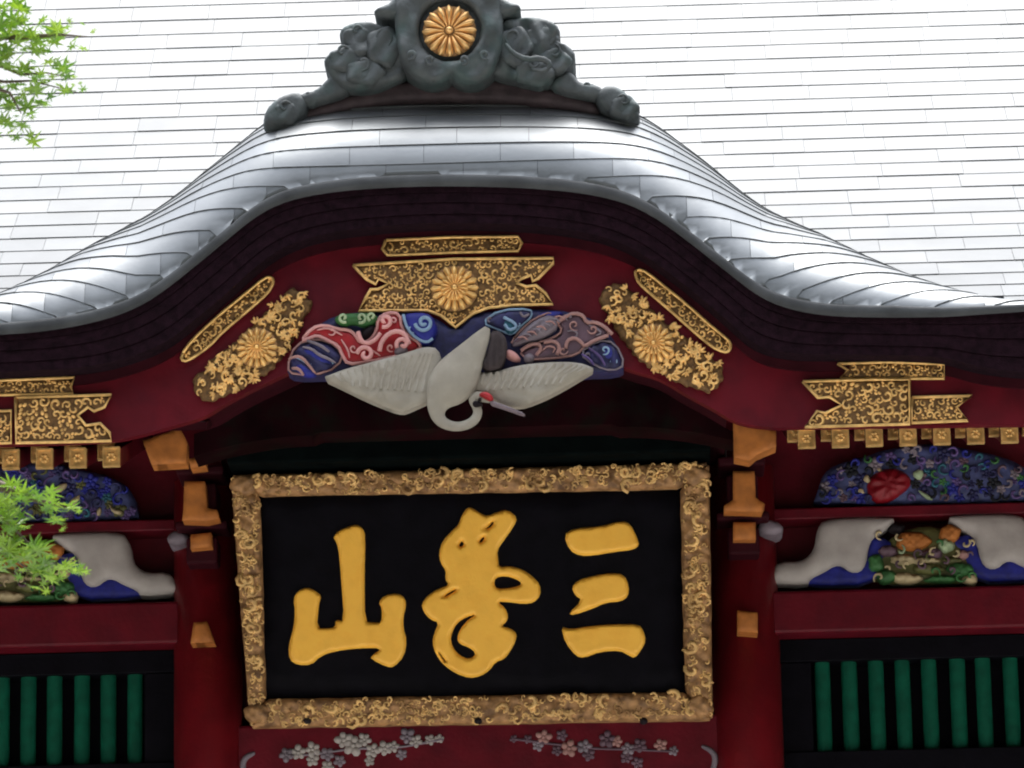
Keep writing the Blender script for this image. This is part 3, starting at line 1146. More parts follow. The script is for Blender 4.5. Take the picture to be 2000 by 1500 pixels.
for cx, cy, a0, cw in ((845, 148, 1, 1), (910, 148, 2, -1), (808, 138, 2.2, -1), (950, 138, .8, 1)):
    line('scroll_line', spiral_px(cx, cy, 10, a0, 1.1, cw), po, .008, M['bronze'], orn, lift=.185, taper=True)
line('scroll_line', [(990, 110), (1003, 128), (1030, 142), (1058, 138), (1078, 150), (1066, 164), (1040, 160)], po, .012, M['bronze'], orn, lift=.15, taper=True)
crest(orn, po.shift(.14), 878, 62, 52, M['crestgold'], 1, 'crest')
box('ridge_tail', -.16, .16, YO + .12, YO + 1.3, ks(0, YO - YL) - .02, ks(0, YO - YL) + .25, M['bronze'], orn, .03)

# ------------------------------------------------------------------ gilt fittings on the bargeboard
def fitting(poly, Y, label, n, size, crest_at=None, name='gilt_fitting', rows=2, cat='metal fitting', sm=0, rimr=.006, seed=1, mirror=None, group=None):
    pl = V(Y)
    cx = sum(p[0] for p in poly) / len(poly)
    cy = max(p[1] for p in poly)
    f = thing(name, label, cat, pl.at(cx, cy), group)
    relief('backing_plate', poly, pl, .003, 4, .012, M['goldback'], f, sp=12, sm=sm)
    line('rim', poly, pl, rimr, M['gold'], f, closed=True, sm=sm, lift=.006)
    arabesque(poly, pl, M['gold'], f, n, size, random.Random(seed), avoid=crest_at)
    if crest_at:
        crest(f, pl.shift(.012), crest_at[0], crest_at[1], crest_at[2], M['gold'], rows)
    return f
G1 = 'gilt openwork fittings on the bargeboard'
YG = YB - .014
fitting([(754, 470), (885, 464), (1012, 463), (1019, 476), (1012, 491), (885, 494), (770, 499), (757, 499), (747, 487), (751, 478)], YG, 'narrow gilt openwork strip at the very top of the red arch', 34, 9, seed=2, group=G1, name='gilt_strip')
fitting([(690, 519), (885, 507), (1081, 505), (1080, 516), (1051, 545), (1041, 550), (1037, 538), (1019, 545), (1010, 554), (1028, 561), (1046, 558), (1065, 573), (1080, 595), (1005, 597), (954, 602), (924, 613), (890, 640), (862, 617), (835, 607), (775, 607), (701, 608), (715, 582), (724, 566), (738, 566), (759, 555), (740, 545), (734, 556), (717, 547), (701, 531)],
        YG - .012, 'wide gilt openwork plate with pointed lower tip and chrysanthemum, above the white crane', 130, 8.5, (888, 564, 46), seed=3, group=G1)
fitting([(353, 698), (373, 667), (427, 617), (480, 574), (517, 543), (531, 542), (535, 553), (523, 574), (480, 611), (435, 649), (408, 678), (373, 702), (359, 707)], YG, 'slanting narrow gilt strip on the arch, left of the crane', 38, 8.5, sm=1, seed=4, group=G1, name='gilt_strip')
fitting([(1240, 530), (1254, 527), (1278, 544), (1300, 562), (1340, 594), (1380, 630), (1414, 658), (1427, 670), (1425, 686), (1414, 689), (1390, 678), (1350, 644), (1310, 608), (1270, 574), (1248, 554), (1242, 540)], YG, 'slanting narrow gilt strip on the arch, right of the crane', 38, 8.5, sm=1, seed=5, group=G1, name='gilt_strip')
def foliate(poly, crest_at, label, seed):
    """cut-out leafwork: lumps and leaves without a straight rim"""
    pl = V(YG)
    f = thing('gilt_fitting', label, 'metal fitting', pl.at(sum(p[0] for p in poly) / len(poly), max(p[1] for p in poly)), G1)
    rg = random.Random(seed)
    pts = resample(poly, 9)
    jag = []
    cx = sum(p[0] for p in pts) / len(pts)
    cy = sum(p[1] for p in pts) / len(pts)
    for i, (x, y) in enumerate(pts):
        d = math.hypot(x - cx, y - cy)
        s = 3.5 if i % 2 else -4.5
        jag.append((x + (x - cx) / d * s, y + (y - cy) / d * s))
    relief('leafwork_plate', jag, pl, .010, 7, .012, M['goldback'], f, sp=6, sm=1, func=lambda x, y, d: .005 * math.sin(x * .5 + 2 * math.sin(y * .3)))
    geos = []
    for i in range(95):
        for _ in range(50):
            x, y = rg.choice(pts)
            t = rg.uniform(.0, .8)
            x, y = x + (cx - x) * t, y + (cy - y) * t
            if inside([(x, y)], poly)[0] and math.hypot(x - crest_at[0], y - crest_at[1]) > crest_at[2] + 3:
                break
        k = pl.k(x, y)
        an = rg.uniform(0, 6.28)
        u = pl.u * math.cos(an) + pl.v * math.sin(an)
        v = pl.v * math.cos(an) - pl.u * math.sin(an)
        c = pl.at(x, y) + pl.n * .010
        for q in (-.7, 0, .7):
            uu = u * math.cos(q) + v * math.sin(q)
            vv = v * math.cos(q) - u * math.sin(q)
            L = k * rg.uniform(5, 9)
            geos.append(blob_geo(c + uu * L * .8, L, L * .36, .012, uu, vv, pl.n, 2, 7))
    vs, fs = join(geos)
    mesh('leaves', vs, fs, M['gold'], f, smooth=True, stuff=True)
    arabesque(poly, pl.shift(.012), M['gold'], f, 26, 10, rg, avoid=crest_at, blob=.1)
    hol = []
    for i in range(26):
        for _ in range(60):
            x, y = rg.choice(pts)
            t = rg.uniform(.2, .7)
            x, y = x + (cx - x) * t, y + (cy - y) * t
            if math.hypot(x - crest_at[0], y - crest_at[1]) > crest_at[2] + 8:
                break
        k = pl.k(x, y)
        hol.append(blob_geo(pl.at(x, y) + pl.n * .014, k * rg.uniform(3, 5), k * rg.uniform(3, 6), .008, pl.u, pl.v, pl.n, 2, 6))
    vs, fs = join(hol)
    mesh('painted_holes', vs, fs, M['goldback'], f, stuff=True)  # dark raised lumps standing in for shaded openings
    crest(f, pl.shift(.014), crest_at[0], crest_at[1], crest_at[2], M['gold'], 2)
foliate([(557, 569), (571, 562), (595, 571), (609, 590), (609, 606), (595, 614), (589, 643), (576, 657), (563, 683), (541, 710), (528, 726), (496, 742), (475, 758), (448, 769), (419, 782), (405, 786), (387, 774), (375, 753), (381, 731), (408, 723), (408, 705), (448, 678), (469, 657), (507, 622), (525, 603), (555, 587)],
        (502, 680, 40), 'leafy gilt fitting with chrysanthemum, slanting down to the left of the crane', 21)
foliate([(1170, 576), (1190, 558), (1208, 552), (1222, 560), (1250, 582), (1270, 600), (1286, 618), (1310, 638), (1332, 654), (1356, 674), (1376, 684), (1390, 702), (1410, 714), (1414, 730), (1408, 750), (1384, 768), (1360, 758), (1340, 754), (1318, 744), (1294, 730), (1266, 716), (1242, 698), (1226, 676), (1206, 652), (1186, 612), (1172, 596)],
        (1276, 672, 40), 'leafy gilt fitting with chrysanthemum, slanting down to the right of the crane', 22)
G2 = 'gilt openwork fittings on the flat eave wings'
fitting([(1636, 711), (1740, 708), (1844, 712), (1844, 740), (1640, 740), (1656, 724)], YG, 'short gilt strip under the dark eave at the right wing of the roof', 26, 9, seed=6, group=G2, name='gilt_strip')
fitting([(1568, 746), (1700, 742), (1776, 742), (1776, 829), (1572, 835), (1596, 804), (1612, 808), (1644, 792), (1620, 776), (1598, 778)], YG - .01, 'square ended gilt openwork plate with notched left end, right wing of the red board', 52, 11, seed=7, group=G2)
fitting([(1781, 777), (1898, 774), (1868, 796), (1890, 822), (1781, 827)], YG, 'small swallowtail gilt plate beside the larger plate on the right wing', 22, 9.5, seed=8, group=G2)
fitting([(-90, 748), (0, 744), (146, 738), (138, 756), (144, 770), (0, 772), (-90, 775)], YG, 'gilt strip under the dark eave at the left wing of the roof', 30, 9, seed=9, group=G2, name='gilt_strip')
fitting([(31, 777), (218, 772), (204, 796), (184, 804), (172, 796), (152, 812), (168, 832), (196, 828), (214, 846), (218, 862), (32, 866)], YG - .01, 'square ended gilt openwork plate with notched right end, left wing of the red board', 52, 11, seed=10, group=G2)
fitting([(-90, 806), (22, 803), (22, 866), (-90, 869), (-62, 838)], YG, 'gilt plate cut by the left picture edge, on the left wing', 22, 9.5, seed=12, group=G2)

# ------------------------------------------------------------------ crane carving on painted clouds
YP = YB - .02
clouds = thing('cloud_carving', 'carved red, blue and brown swirling clouds behind the white crane under the arch', 'carving', V(YP).at(890, 740))
pc = V(YP)
relief('panel', [(557, 722), (585, 671), (617, 638), (655, 616), (708, 609), (785, 609), (844, 616), (890, 648), (925, 612), (995, 605), (1086, 605), (1142, 616), (1180, 641), (1205, 672), (1222, 716), (1205, 726), (1150, 728), (1040, 735), (890, 742), (720, 738), (640, 732), (575, 734)], pc, .01, 10, .10, M['navy'], clouds, sp=12)
p1 = pc.shift(.012)
p2 = pc.shift(.03)
relief('wave', [(561, 722), (578, 676), (620, 664), (659, 678), (672, 706), (640, 732), (575, 736)], p1, .03, 18, .02, M['navy'], clouds, sp=6, func=lambda x, y, d: .008 * math.sin((x * .6 - y) * .22))
relief('wave', [(585, 690), (600, 676), (632, 690), (652, 712), (630, 716), (606, 704)], p2, .02, 9, .02, M['blue'], clouds, sp=5)
relief('wave', [(572, 714), (590, 706), (612, 724), (620, 736), (590, 736)], p2, .02, 9, .02, M['blue'], clouds, sp=5)
for l in ([(564, 704), (580, 698), (592, 702), (604, 716), (617, 732)], [(592, 680), (610, 684), (624, 696), (640, 702), (657, 712)], [(600, 668), (625, 676), (644, 690)], [(570, 722), (584, 722), (594, 736)]):
    line('wave_line', l, p2, .006, M['palepink' if l[0][0] < 580 else 'lilac'], clouds, lift=.02, taper=True)
redc = [(589, 668), (610, 643), (634, 637), (662, 646), (680, 646), (694, 655), (704, 673), (722, 668), (736, 650), (739, 625), (757, 613), (781, 615), (785, 643), (799, 660), (820, 671), (822, 686), (785, 696), (750, 703), (715, 710), (680, 714), (669, 696), (662, 678), (641, 667), (620, 657), (603, 664)]
relief('cloud', redc, p1, .020, 7, .02, M['cloudred'], clouds, sp=5)
line('cloud_edge', redc, p1, .0065, M['pink'], clouds, closed=True, lift=.018)
for a in ((753, 630, 14, 2.0, 1.1, -1), (715, 696, 17, 3.2, 1.2, 1), (788, 676, 14, 2.6, 1.0, 1)):
    line('cloud_edge', spiral_px(*a), p2, .008, M['pink'], clouds, lift=.03)
line('cloud_edge', [(742, 690), (746, 671), (760, 655), (778, 650), (792, 657), (800, 676)], p2, .009, M['pink'], clouds, lift=.03)
line('cloud_edge', [(700, 652), (706, 670), (718, 676), (734, 668), (744, 655)], p2, .008, M['pink'], clouds, lift=.03)
relief('cloud', [(775, 672), (788, 666), (800, 690), (778, 698), (768, 690)], p2, .02, 10, .02, M['lilac'], clouds, sp=5)
relief('cloud', [(702, 650), (722, 634), (733, 638), (730, 652), (714, 668)], p2, .02, 10, .02, M['blackpaint'], clouds, sp=5)
relief('cloud', [(652, 626), (659, 615), (697, 611), (738, 613), (735, 632), (712, 640), (690, 632), (669, 637)], p2, .022, 11, .03, M['green'], clouds, sp=5)
for a in ((672, 624, 10, 1, 1.1, 1), (706, 624, 11, 2, 1.1, -1), (727, 622, 9, 2, 1.0, 1)):
    line('cloud_edge', spiral_px(*a), p2, .0055, M['palegreen'], clouds, lift=.026)
relief('cloud', [(786, 614), (820, 610), (843, 615), (857, 642), (846, 670), (828, 676), (812, 664), (794, 645)], p2, .03, 14, .03, M['blue'], clouds, sp=5)
line('cloud_edge', spiral_px(829, 634, 18, 3.0, 1.4, -1, 18), p2, .007, M['paleblue'], clouds, lift=.03)
line('cloud_edge', [(788, 617), (796, 646), (814, 664), (834, 672), (846, 664)], p2, .006, M['paleblue'], clouds, lift=.02)
relief('cloud', [(1086, 632), (1107, 618), (1135, 613), (1145, 632), (1170, 634), (1194, 654), (1170, 668), (1142, 679), (1128, 696), (1086, 703), (1030, 706), (1014, 690), (1047, 674), (1080, 664), (1100, 650)], p1, .020, 7, .02, M['brown'], clouds, sp=5)
for l in ([(1088, 634), (1104, 622), (1122, 614), (1140, 620), (1145, 634), (1162, 632), (1180, 640), (1196, 656)], [(1105, 684), (1108, 668), (1122, 662), (1134, 670), (1142, 680), (1160, 668), (1188, 658)], [(1018, 688), (1034, 676), (1052, 674), (1058, 684), (1048, 697)], [(1062, 672), (1082, 668), (1094, 680), (1088, 696)]):
    line('cloud_edge', l, p1, .007, M['palepink'], clouds, lift=.023)
relief('crane_leg', [(998, 672), (1022, 644), (1044, 626), (1079, 612), (1094, 636), (1065, 660), (1030, 668), (1005, 676)], p2, .022, 9, .03, M['lilac'], clouds, sp=5, func=lambda x, y, d: .006 * math.sin((x + y) * .3))
relief('cloud', [(1004, 664), (1026, 650), (1050, 642), (1048, 650), (1024, 662), (1006, 670)], pc.shift(.052), .008, 4, .01, M['brown'], clouds, sp=5)
relief('cloud', [(940, 634), (977, 609), (1037, 607), (1040, 622), (1018, 640), (1002, 658), (980, 650)], p1, .026, 10, .02, M['navy'], clouds, sp=5)
relief('cloud', [(980, 640), (985, 622), (1006, 630), (1012, 642), (996, 656)], p2, .014, 9, .02, M['teal'], clouds, sp=5)
line('cloud_edge', [(984, 622), (1004, 632), (1010, 642), (994, 648), (986, 636)], p2, .006, M['paleblue'], clouds, lift=.018)
line('cloud_edge', [(1016, 612), (1022, 622), (1034, 616)], p2, .005, M['lilac'], clouds, lift=.018)
relief('cloud', [(1050, 612), (1090, 607), (1104, 614), (1084, 628), (1060, 622)], p1, .02, 10, .02, M['blue'], clouds, sp=5)
relief('wave', [(1131, 694), (1166, 668), (1201, 672), (1222, 716), (1196, 728), (1163, 718)], p1, .03, 16, .02, M['navy'], clouds, sp=5, func=lambda x, y, d: .006 * math.sin(x * .3))
relief('wave', [(1168, 678), (1196, 676), (1206, 694), (1190, 706), (1172, 700)], p2, .016, 9, .02, M['blue'], clouds, sp=5)
for l in ([(1136, 694), (1152, 704), (1160, 716)], [(1150, 682), (1170, 696), (1182, 716)]):
    line('wave_line', l, p2, .005, M['purple'], clouds, lift=.02, taper=True)
relief('flower_bud', [(986, 686), (996, 682), (1010, 690), (1019, 704), (1004, 706), (988, 698)], p2, .024, 10, .03, M['pink'], clouds, sp=4)
relief('cloud', [(1022, 694), (1036, 688), (1046, 698), (1038, 708), (1024, 706)], p2, .02, 10, .02, M['lilac'], clouds, sp=4)

rc = random.Random(12)
for (x, y, r, a0, t, cw, m, lf) in [(1122, 640, 12, 1, 1.1, 1, 'palepink', .034), (1158, 648, 11, 3, 1.1, -1, 'palepink', .034), (1100, 690, 10, 0, 1.0, 1, 'palepink', .034), (1112, 624, 8, 2, 1, 1, 'lilac', .034),
                                    (650, 652, 9, 2.5, .9, -1, 'pink', .034), (692, 686, 10, 0, 1.1, 1, 'pink', .034), (764, 684, 9, 1, 1.0, 1, 'pink', .034), (770, 632, 8, 3, 1, 1, 'pink', .034), (640, 700, 8, 0, 1, 1, 'lilac', .03), (603, 712, 8, 1, 1, -1, 'paleblue', .03),
                                    (806, 650, 8, 1, 1, 1, 'paleblue', .05), (1012, 640, 9, 2, 1, 1, 'paleblue', .03), (1182, 690, 10, 2, 1.1, -1, 'paleblue', .045), (1150, 700, 9, 1, 1, 1, 'lilac', .035), (958, 628, 8, 0, 1, 1, 'lilac', .03), (1200, 712, 8, 3, 1, 1, 'paleblue', .035)]:
    line('cloud_edge', spiral_px(x, y, r, a0, t, cw, 10), pc, .0042, M[m], clouds, lift=lf + .003, sides=5, taper=True)
for i in range(9):
    x, y = 1012 + i * 9, 668 - i * 5
    line('cloud_edge', [(x, y), (x + 12, y - 2), (x + 20, y + 6)], pc, .0035, M['lilac' if i % 2 else 'palepink'], clouds, lift=.066, sides=5, taper=True)
for poly, m in (([(1131, 694), (1166, 668), (1201, 672), (1222, 716), (1196, 728), (1163, 718)], 'lilac'), ([(1086, 632), (1107, 618), (1135, 613), (1145, 632), (1170, 634), (1194, 654), (1170, 668), (1142, 679), (1128, 696), (1086, 703), (1030, 706), (1014, 690), (1047, 674), (1080, 664), (1100, 650)], 'palepink'),
                ([(940, 634), (977, 609), (1037, 607), (1040, 622), (1018, 640), (1002, 658), (980, 650)], 'paleblue'), ([(561, 722), (578, 676), (620, 664), (659, 678), (672, 706), (640, 732), (575, 736)], 'palepink'), ([(998, 672), (1022, 644), (1044, 626), (1079, 612), (1094, 636), (1065, 660), (1030, 668), (1005, 676)], 'palepink')):
    line('cloud_edge', poly, pc, .0045, M[m], clouds, closed=True, lift=.026, sides=5)
for l, m in (([(1060, 690), (1070, 680), (1086, 684), (1080, 694)], 'palepink'), ([(1108, 652), (1122, 650), (1130, 658), (1120, 666)], 'lilac'), ([(1150, 640), (1166, 646), (1176, 656), (1164, 660)], 'lilac'), ([(620, 650), (640, 645), (656, 652), (670, 660)], 'pink'), ([(668, 668), (682, 690), (684, 704)], 'pink'), ([(712, 684), (730, 690), (744, 700)], 'pink'), ([(575, 700), (600, 716), (612, 730)], 'paleblue'), ([(622, 676), (644, 696), (652, 716)], 'paleblue')):
    line('cloud_edge', l, pc, .004, M[m], clouds, lift=.036, sides=5, taper=True)
crane = thing('crane_carving', 'white carved crane with spread wings, black tail and red crown, hanging under the arch', 'carving', V(YP - .08).at(890, 835))
pk = V(YP - .06)
def wing_f(ox, oy, dirx):
    def f(x, y, d):
        a = math.atan2(y - oy, (x - ox) * dirx)
        r = math.hypot(x - ox, y - oy)
        amp_ = .004 * min(1, max(0, (r - 40) / 60))
        return amp_ * (abs(math.sin(a * 13)) - .5) - (.004 if 96 < r < 102 else 0)
    return f
relief('wing', [(628, 738), (654, 728), (680, 719), (710, 711), (736, 704), (760, 698), (785, 691), (808, 684), (831, 677), (856, 680), (866, 715), (858, 776), (820, 791), (799, 801), (785, 805), (764, 800), (715, 780), (673, 759)], pk, .020, 26, .05, M['white'], crane, sp=5, func=wing_f(845, 760, -1), sm=1)
relief('wing', [(915, 722), (940, 728), (970, 726), (994, 718), (1024, 712), (1052, 709), (1084, 707), (1117, 707), (1142, 711), (1164, 721), (1135, 738), (1100, 759), (1065, 777), (1030, 791), (1009, 794), (985, 791), (960, 777), (935, 771), (915, 756)], pk, .020, 26, .05, M['white'], crane, sp=5, func=wing_f(925, 750, 1), sm=1)
def feathers(base, tip0, tip1, n, width, lift):
    """flight feathers laid side by side from the arm of the wing to its trailing edge"""
    for i in range(n):
        f = i / (n - 1)
        bx, by = base[0][0] + (base[1][0] - base[0][0]) * f, base[0][1] + (base[1][1] - base[0][1]) * f
        j = f * (len(tip0) - 1)
        k = min(len(tip0) - 2, int(j))
        tx, ty = tip0[k][0] + (tip0[k + 1][0] - tip0[k][0]) * (j - k), tip0[k][1] + (tip0[k + 1][1] - tip0[k][1]) * (j - k)
        p, q = pk.at(bx, by) + pk.n * (lift - .014), pk.at(tx + (bx - tx) * .24, ty + (by - ty) * .24) + pk.n * (.016)
        d = (q - p)
        L = d.length
        u = d.normalized()
        v = pk.n.cross(u).normalized()
        n_ = u.cross(v)
        vs, fs = [], []
        for a in range(7):
            t = a / 6
            hw = width * pk.k(bx, by) * (.55 + .6 * t) * (1 if t < .8 else (.85 if t < .99 else .45))
            for b in (-1, -.4, 0, .4, 1):
                vs.append(p + u * (L * t) + v * (hw * b) + n_ * (.008 * (1 - b * b) * (1 - .3 * t)))
        for a in range(6):
            for b in range(4):
                z = a * 5 + b
                fs.append([z, z + 1, z + 6, z + 5])
        mesh('feather', vs, fs, M['white'], crane, smooth=True)
feathers([(668, 748), (828, 752)], [(646, 730), (690, 714), (735, 700), (785, 688), (832, 673), (850, 676)], None, 15, 5.6, .030)
feathers([(690, 758), (826, 768)], [(690, 735), (740, 727), (790, 718), (838, 708)], None, 11, 6.2, .034)
feathers([(940, 752), (1128, 730)], [(948, 726), (985, 720), (1030, 708), (1080, 703), (1130, 706), (1152, 716)], None, 15, 5.6, .030)
feathers([(950, 766), (1095, 752)], [(962, 744), (1010, 735), (1060, 728), (1112, 724)], None, 11, 6.2, .034)
def crane_body():
    # trunk, neck and head: one continuous swept body
    pb = pk.shift(.028)
    path = [(952, 640, 6), (944, 655, 15), (930, 676, 23), (914, 700, 33), (898, 724, 43), (884, 746, 47), (868, 767, 40), (857, 785, 26), (853, 802, 17), (857, 818, 12.5), (870, 829, 10.5), (890, 834, 9.5), (910, 831, 9.5), (926, 822, 9.5), (934, 808, 9), (931, 794, 8.5), (924, 784, 8.5), (925, 776, 9.5), (936, 774, 11), (949, 779, 8), (958, 784, 4)]
    P = [(a, b) for a, b, r in path]
    R = [r for a, b, r in path]
    for _ in range(2):
        P = chaikin(P, 1, False)
        R = [q[0] for q in chaikin([(r, 0) for r in R], 1, False)]
    k = pk.k(890, 740)
    c = [pb.at(*p) for p in P]
    vs, fs = tube_geo(c, [r * k for r in R], 14)
    # flatten in depth: a relief body
    y0 = pb.o.y
    vs = [Vector((v.x, y0 + (v.y - y0) * .42, v.z)) for v in vs]
    return mesh('body', vs, fs, M['white'], crane, smooth=True)
crane_body()
relief('tail_feathers', [(958, 646), (977, 646), (991, 664), (988, 695), (981, 713), (970, 722), (953, 724), (939, 714), (948, 694), (956, 672)], pk.shift(.02), .02, 12, .05, M['tail'], crane, sp=4, func=lambda x, y, d: .006 * math.sin(x * .5))
ph = pk.shift(.050)
relief('crown', [(934, 771), (942, 765), (954, 766), (964, 776), (962, 784), (952, 780), (944, 776)], ph, .015, 6, .03, M['cloudred'], crane, sp=3)
relief('throat', [(922, 790), (926, 782), (936, 784), (944, 788), (938, 794), (928, 796)], ph.shift(-.012), .006, 4, .03, M['blackpaint'], crane, sp=3)
relief('eye', [(934, 778), (938, 776), (941, 779), (938, 782), (934, 781)], ph.shift(.008), .004, 2, .02, M['blackpaint'], crane, sp=2)
relief('beak', [(956, 780), (966, 784), (988, 792), (1010, 801), (1022, 806), (1026, 810), (1018, 809), (996, 801), (972, 793), (958, 789)], ph.shift(-.012), .014, 5, .03, M['lilac'], crane, sp=3)

# ------------------------------------------------------------------ name plaque
PB = V(-.30).at(930, 1415)
pp = Plane(PB, rad(7))
plq = thing('name_plaque', 'large black plaque with three raised golden characters in a carved gilt frame', 'plaque', PB)
O = [(450, 928), (1385, 903), (1392, 1407), (488, 1422)]
I = [(508, 970), (1328, 956), (1338, 1352), (520, 1365)]
relief('board', [(495, 958), (1340, 944), (1350, 1362), (508, 1376)], pp.shift(-.02), .004, 6, .05, M['black'], plq, sp=60, sm=0)
rgf = random.Random(9)
def ring_wobble(poly, amt, sp):
    pts = resample(poly, sp)
    return [(x + rgf.uniform(-amt, amt), y + rgf.uniform(-amt, amt)) for x, y in pts]
sides = [([O[0], O[1], I[1], I[0]], 'frame_rail'), ([O[1], O[2], I[2], I[1]], 'frame_stile'), ([O[2], O[3], I[3], I[2]], 'frame_rail'), ([O[3], O[0], I[0], I[3]], 'frame_stile')]
def frame_f(x, y, d):
    return .006 * math.sin(x * .13 + 1.7 * math.sin(y * .09)) * math.sin(y * .15 + 1.5 * math.sin(x * .07)) + .004 * math.sin(x * .55) * math.sin(y * .5)
for poly, nm in sides:
    q = ring_wobble(poly, 1.0, 22)
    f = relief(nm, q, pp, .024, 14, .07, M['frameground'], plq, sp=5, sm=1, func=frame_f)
    # carved cloud scrolls lying on the moulding
    geos = []
    for i in range(int(430 if nm == 'frame_rail' else 230)):
        for _ in range(40):
            x = rgf.uniform(min(p[0] for p in poly), max(p[0] for p in poly))
            y = rgf.uniform(min(p[1] for p in poly), max(p[1] for p in poly))
            if inside([(x, y)], poly)[0]:
                break
        k = pp.k(x, y)
        r = rgf.uniform(4, 9) if rgf.random() < .88 else rgf.uniform(10, 17)
        if distb([(x, y)], [poly])[0] < r * .62:
            continue
        sp = spiral_px(x, y, r, rgf.uniform(0, 6.28), rgf.uniform(.5, 1.0), rgf.choice((-1, 1)), 8)
        path = [pp.at(*s) + pp.n * (.023 + .0008 * j) for j, s in enumerate(sp)]
        geos.append(tube_geo(path, [k * r * .27 * (1.2 - .1 * abs(j - 3)) for j in range(8)], 5))
    vs, fs = join(geos)
    mesh('cloud_scrolls', vs, fs, M['goldframe'], f, smooth=True, stuff=True)
for cx, cy in ((478, 948), (1358, 930), (1366, 1380), (504, 1394)):
    lump = [(cx + 29 * rgf.uniform(.8, 1.1) * math.cos(a * PI / 8), cy + 23 * rgf.uniform(.8, 1.15) * math.sin(a * PI / 8)) for a in range(16)]
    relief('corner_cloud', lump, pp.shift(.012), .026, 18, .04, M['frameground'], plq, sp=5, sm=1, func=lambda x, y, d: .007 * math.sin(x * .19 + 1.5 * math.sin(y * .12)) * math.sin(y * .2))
pt = pp.shift(-.012)
def glyph(loops, m=M['letter']):
    return relief('character', loops, pt, .016, 4.5, .02, m, plq, sp=5, sm=1, smooth=True)
yama = [(650, 1049), (662, 1036), (682, 1028), (697, 1024), (709, 1032), (714, 1046), (712, 1131), (713, 1214), (730, 1216), (745, 1216), (746, 1189), (739, 1177), (751, 1162), (778, 1158), (792, 1169), (793, 1185), (788, 1204), (788, 1227), (795, 1250), (790, 1281), (770, 1303), (755, 1303), (724, 1287), (726, 1280), (747, 1266), (701, 1266), (654, 1272), (627, 1281), (608, 1299), (581, 1299), (565, 1289), (563, 1262), (573, 1227), (576, 1196), (573, 1169), (581, 1154), (600, 1146), (616, 1154), (628, 1163), (623, 1181), (619, 1227), (640, 1227), (654, 1225), (655, 1210), (672, 1213), (666, 1131), (662, 1084), (658, 1061)]
mine = [(901, 1008), (912, 991), (923, 992), (939, 1003), (952, 1008), (971, 1000), (992, 995), (1011, 1011), (1003, 1029), (984, 1056), (971, 1075), (973, 1093), (975, 1108), (995, 1105), (1019, 1111), (1040, 1125), (1055, 1141), (1056, 1163), (1043, 1177), (1024, 1180), (992, 1176), (971, 1175), (987, 1187), (993, 1203), (989, 1215), (979, 1223), (997, 1227), (1010, 1237), (1007, 1253), (997, 1272), (984, 1288), (968, 1293), (957, 1309), (939, 1321), (917, 1325), (891, 1316), (867, 1300), (851, 1278), (844, 1256), (848, 1235), (857, 1216), (840, 1210), (827, 1195), (823, 1179), (835, 1163), (856, 1149), (877, 1143), (869, 1131), (871, 1115), (860, 1099), (857, 1080), (864, 1056), (883, 1036), (896, 1024)]
slot = [(968, 1128), (987, 1125), (1008, 1131), (1019, 1139), (1013, 1145), (992, 1149), (971, 1150), (965, 1141)]
cres = [(931, 1200), (912, 1205), (893, 1216), (883, 1235), (880, 1253), (890, 1273), (907, 1285), (923, 1285), (929, 1275), (915, 1264), (899, 1259), (892, 1248), (898, 1229), (914, 1210)]
cut1 = [(862, 1170), (878, 1156), (897, 1149), (880, 1160)]
cut2 = [(943, 1035), (955, 1028), (962, 1018), (965, 1022), (956, 1032)]
cut3 = [(854, 1272), (858, 1274), (872, 1294), (868, 1293)]
cut4 = [(935, 1058), (944, 1048), (947, 1051), (939, 1061)]
cut5 = [(896, 1065), (902, 1056), (907, 1063), (900, 1069)]
glyph([yama])
glyph([mine, slot, cres, cut1, cut2, cut3, cut4, cut5])
three = thing
t1 = [(1101, 1045), (1120, 1032), (1173, 1028), (1213, 1017), (1232, 1023), (1245, 1051), (1249, 1065), (1237, 1074), (1200, 1078), (1160, 1085), (1133, 1086), (1112, 1075)]
t2 = [(1116, 1147), (1128, 1133), (1160, 1124), (1195, 1119), (1219, 1122), (1229, 1144), (1227, 1165), (1213, 1175), (1184, 1177), (1160, 1188), (1120, 1202), (1110, 1198), (1137, 1172), (1123, 1163)]
t3 = [(1095, 1223), (1115, 1229), (1147, 1223), (1200, 1219), (1248, 1219), (1257, 1232), (1262, 1251), (1253, 1269), (1240, 1286), (1227, 1280), (1211, 1271), (1173, 1273), (1141, 1285), (1125, 1282), (1104, 1256)]
for q in (t1, t2, t3):
    relief('character_stroke', q, pt, .016, 4.5, .02, M['letter'], plq, sp=5, sm=1)
for px in (601, 934, 1257):
    vs, fs = blob_geo(pp.at(px, 1409) + pp.n * .02, .016, .014, .02, pp.u, pp.v, pp.n, 3, 10)
    mesh('stud', vs, fs, M['blackpaint'], plq, smooth=True)

# ------------------------------------------------------------------ flower reliefs on the lintel under the plaque
def blossom(parent, pl, px, py, r, m, rg, heart=M['cream']):
    k = pl.k(px, py)
    geos = []
    a0 = rg.uniform(0, 6.28)
    for i in range(5):
        an = a0 + i * 2 * PI / 5
        u = pl.u * math.cos(an) + pl.v * math.sin(an)
        v = pl.v * math.cos(an) - pl.u * math.sin(an)
        rr = r * rg.uniform(.85, 1.1)
        geos.append(blob_geo(pl.at(px, py) + u * (k * rr * .58), k * rr * .5, k * rr * .42, k * rr * .35, u, v, pl.n, 2, 8))
    geos.append(blob_geo(pl.at(px, py), k * r * .3, k * r * .3, k * r * .45, pl.u, pl.v, pl.n, 2, 8))
    vs, fs = join(geos)
    return mesh('blossom', vs, fs, m, parent, smooth=True)
pf = V(-.121)
rg = random.Random(17)
spr = thing('flower_carving', 'spray of off-white carved blossoms below the left half of the plaque', 'carving', pf.at(700, 1495))
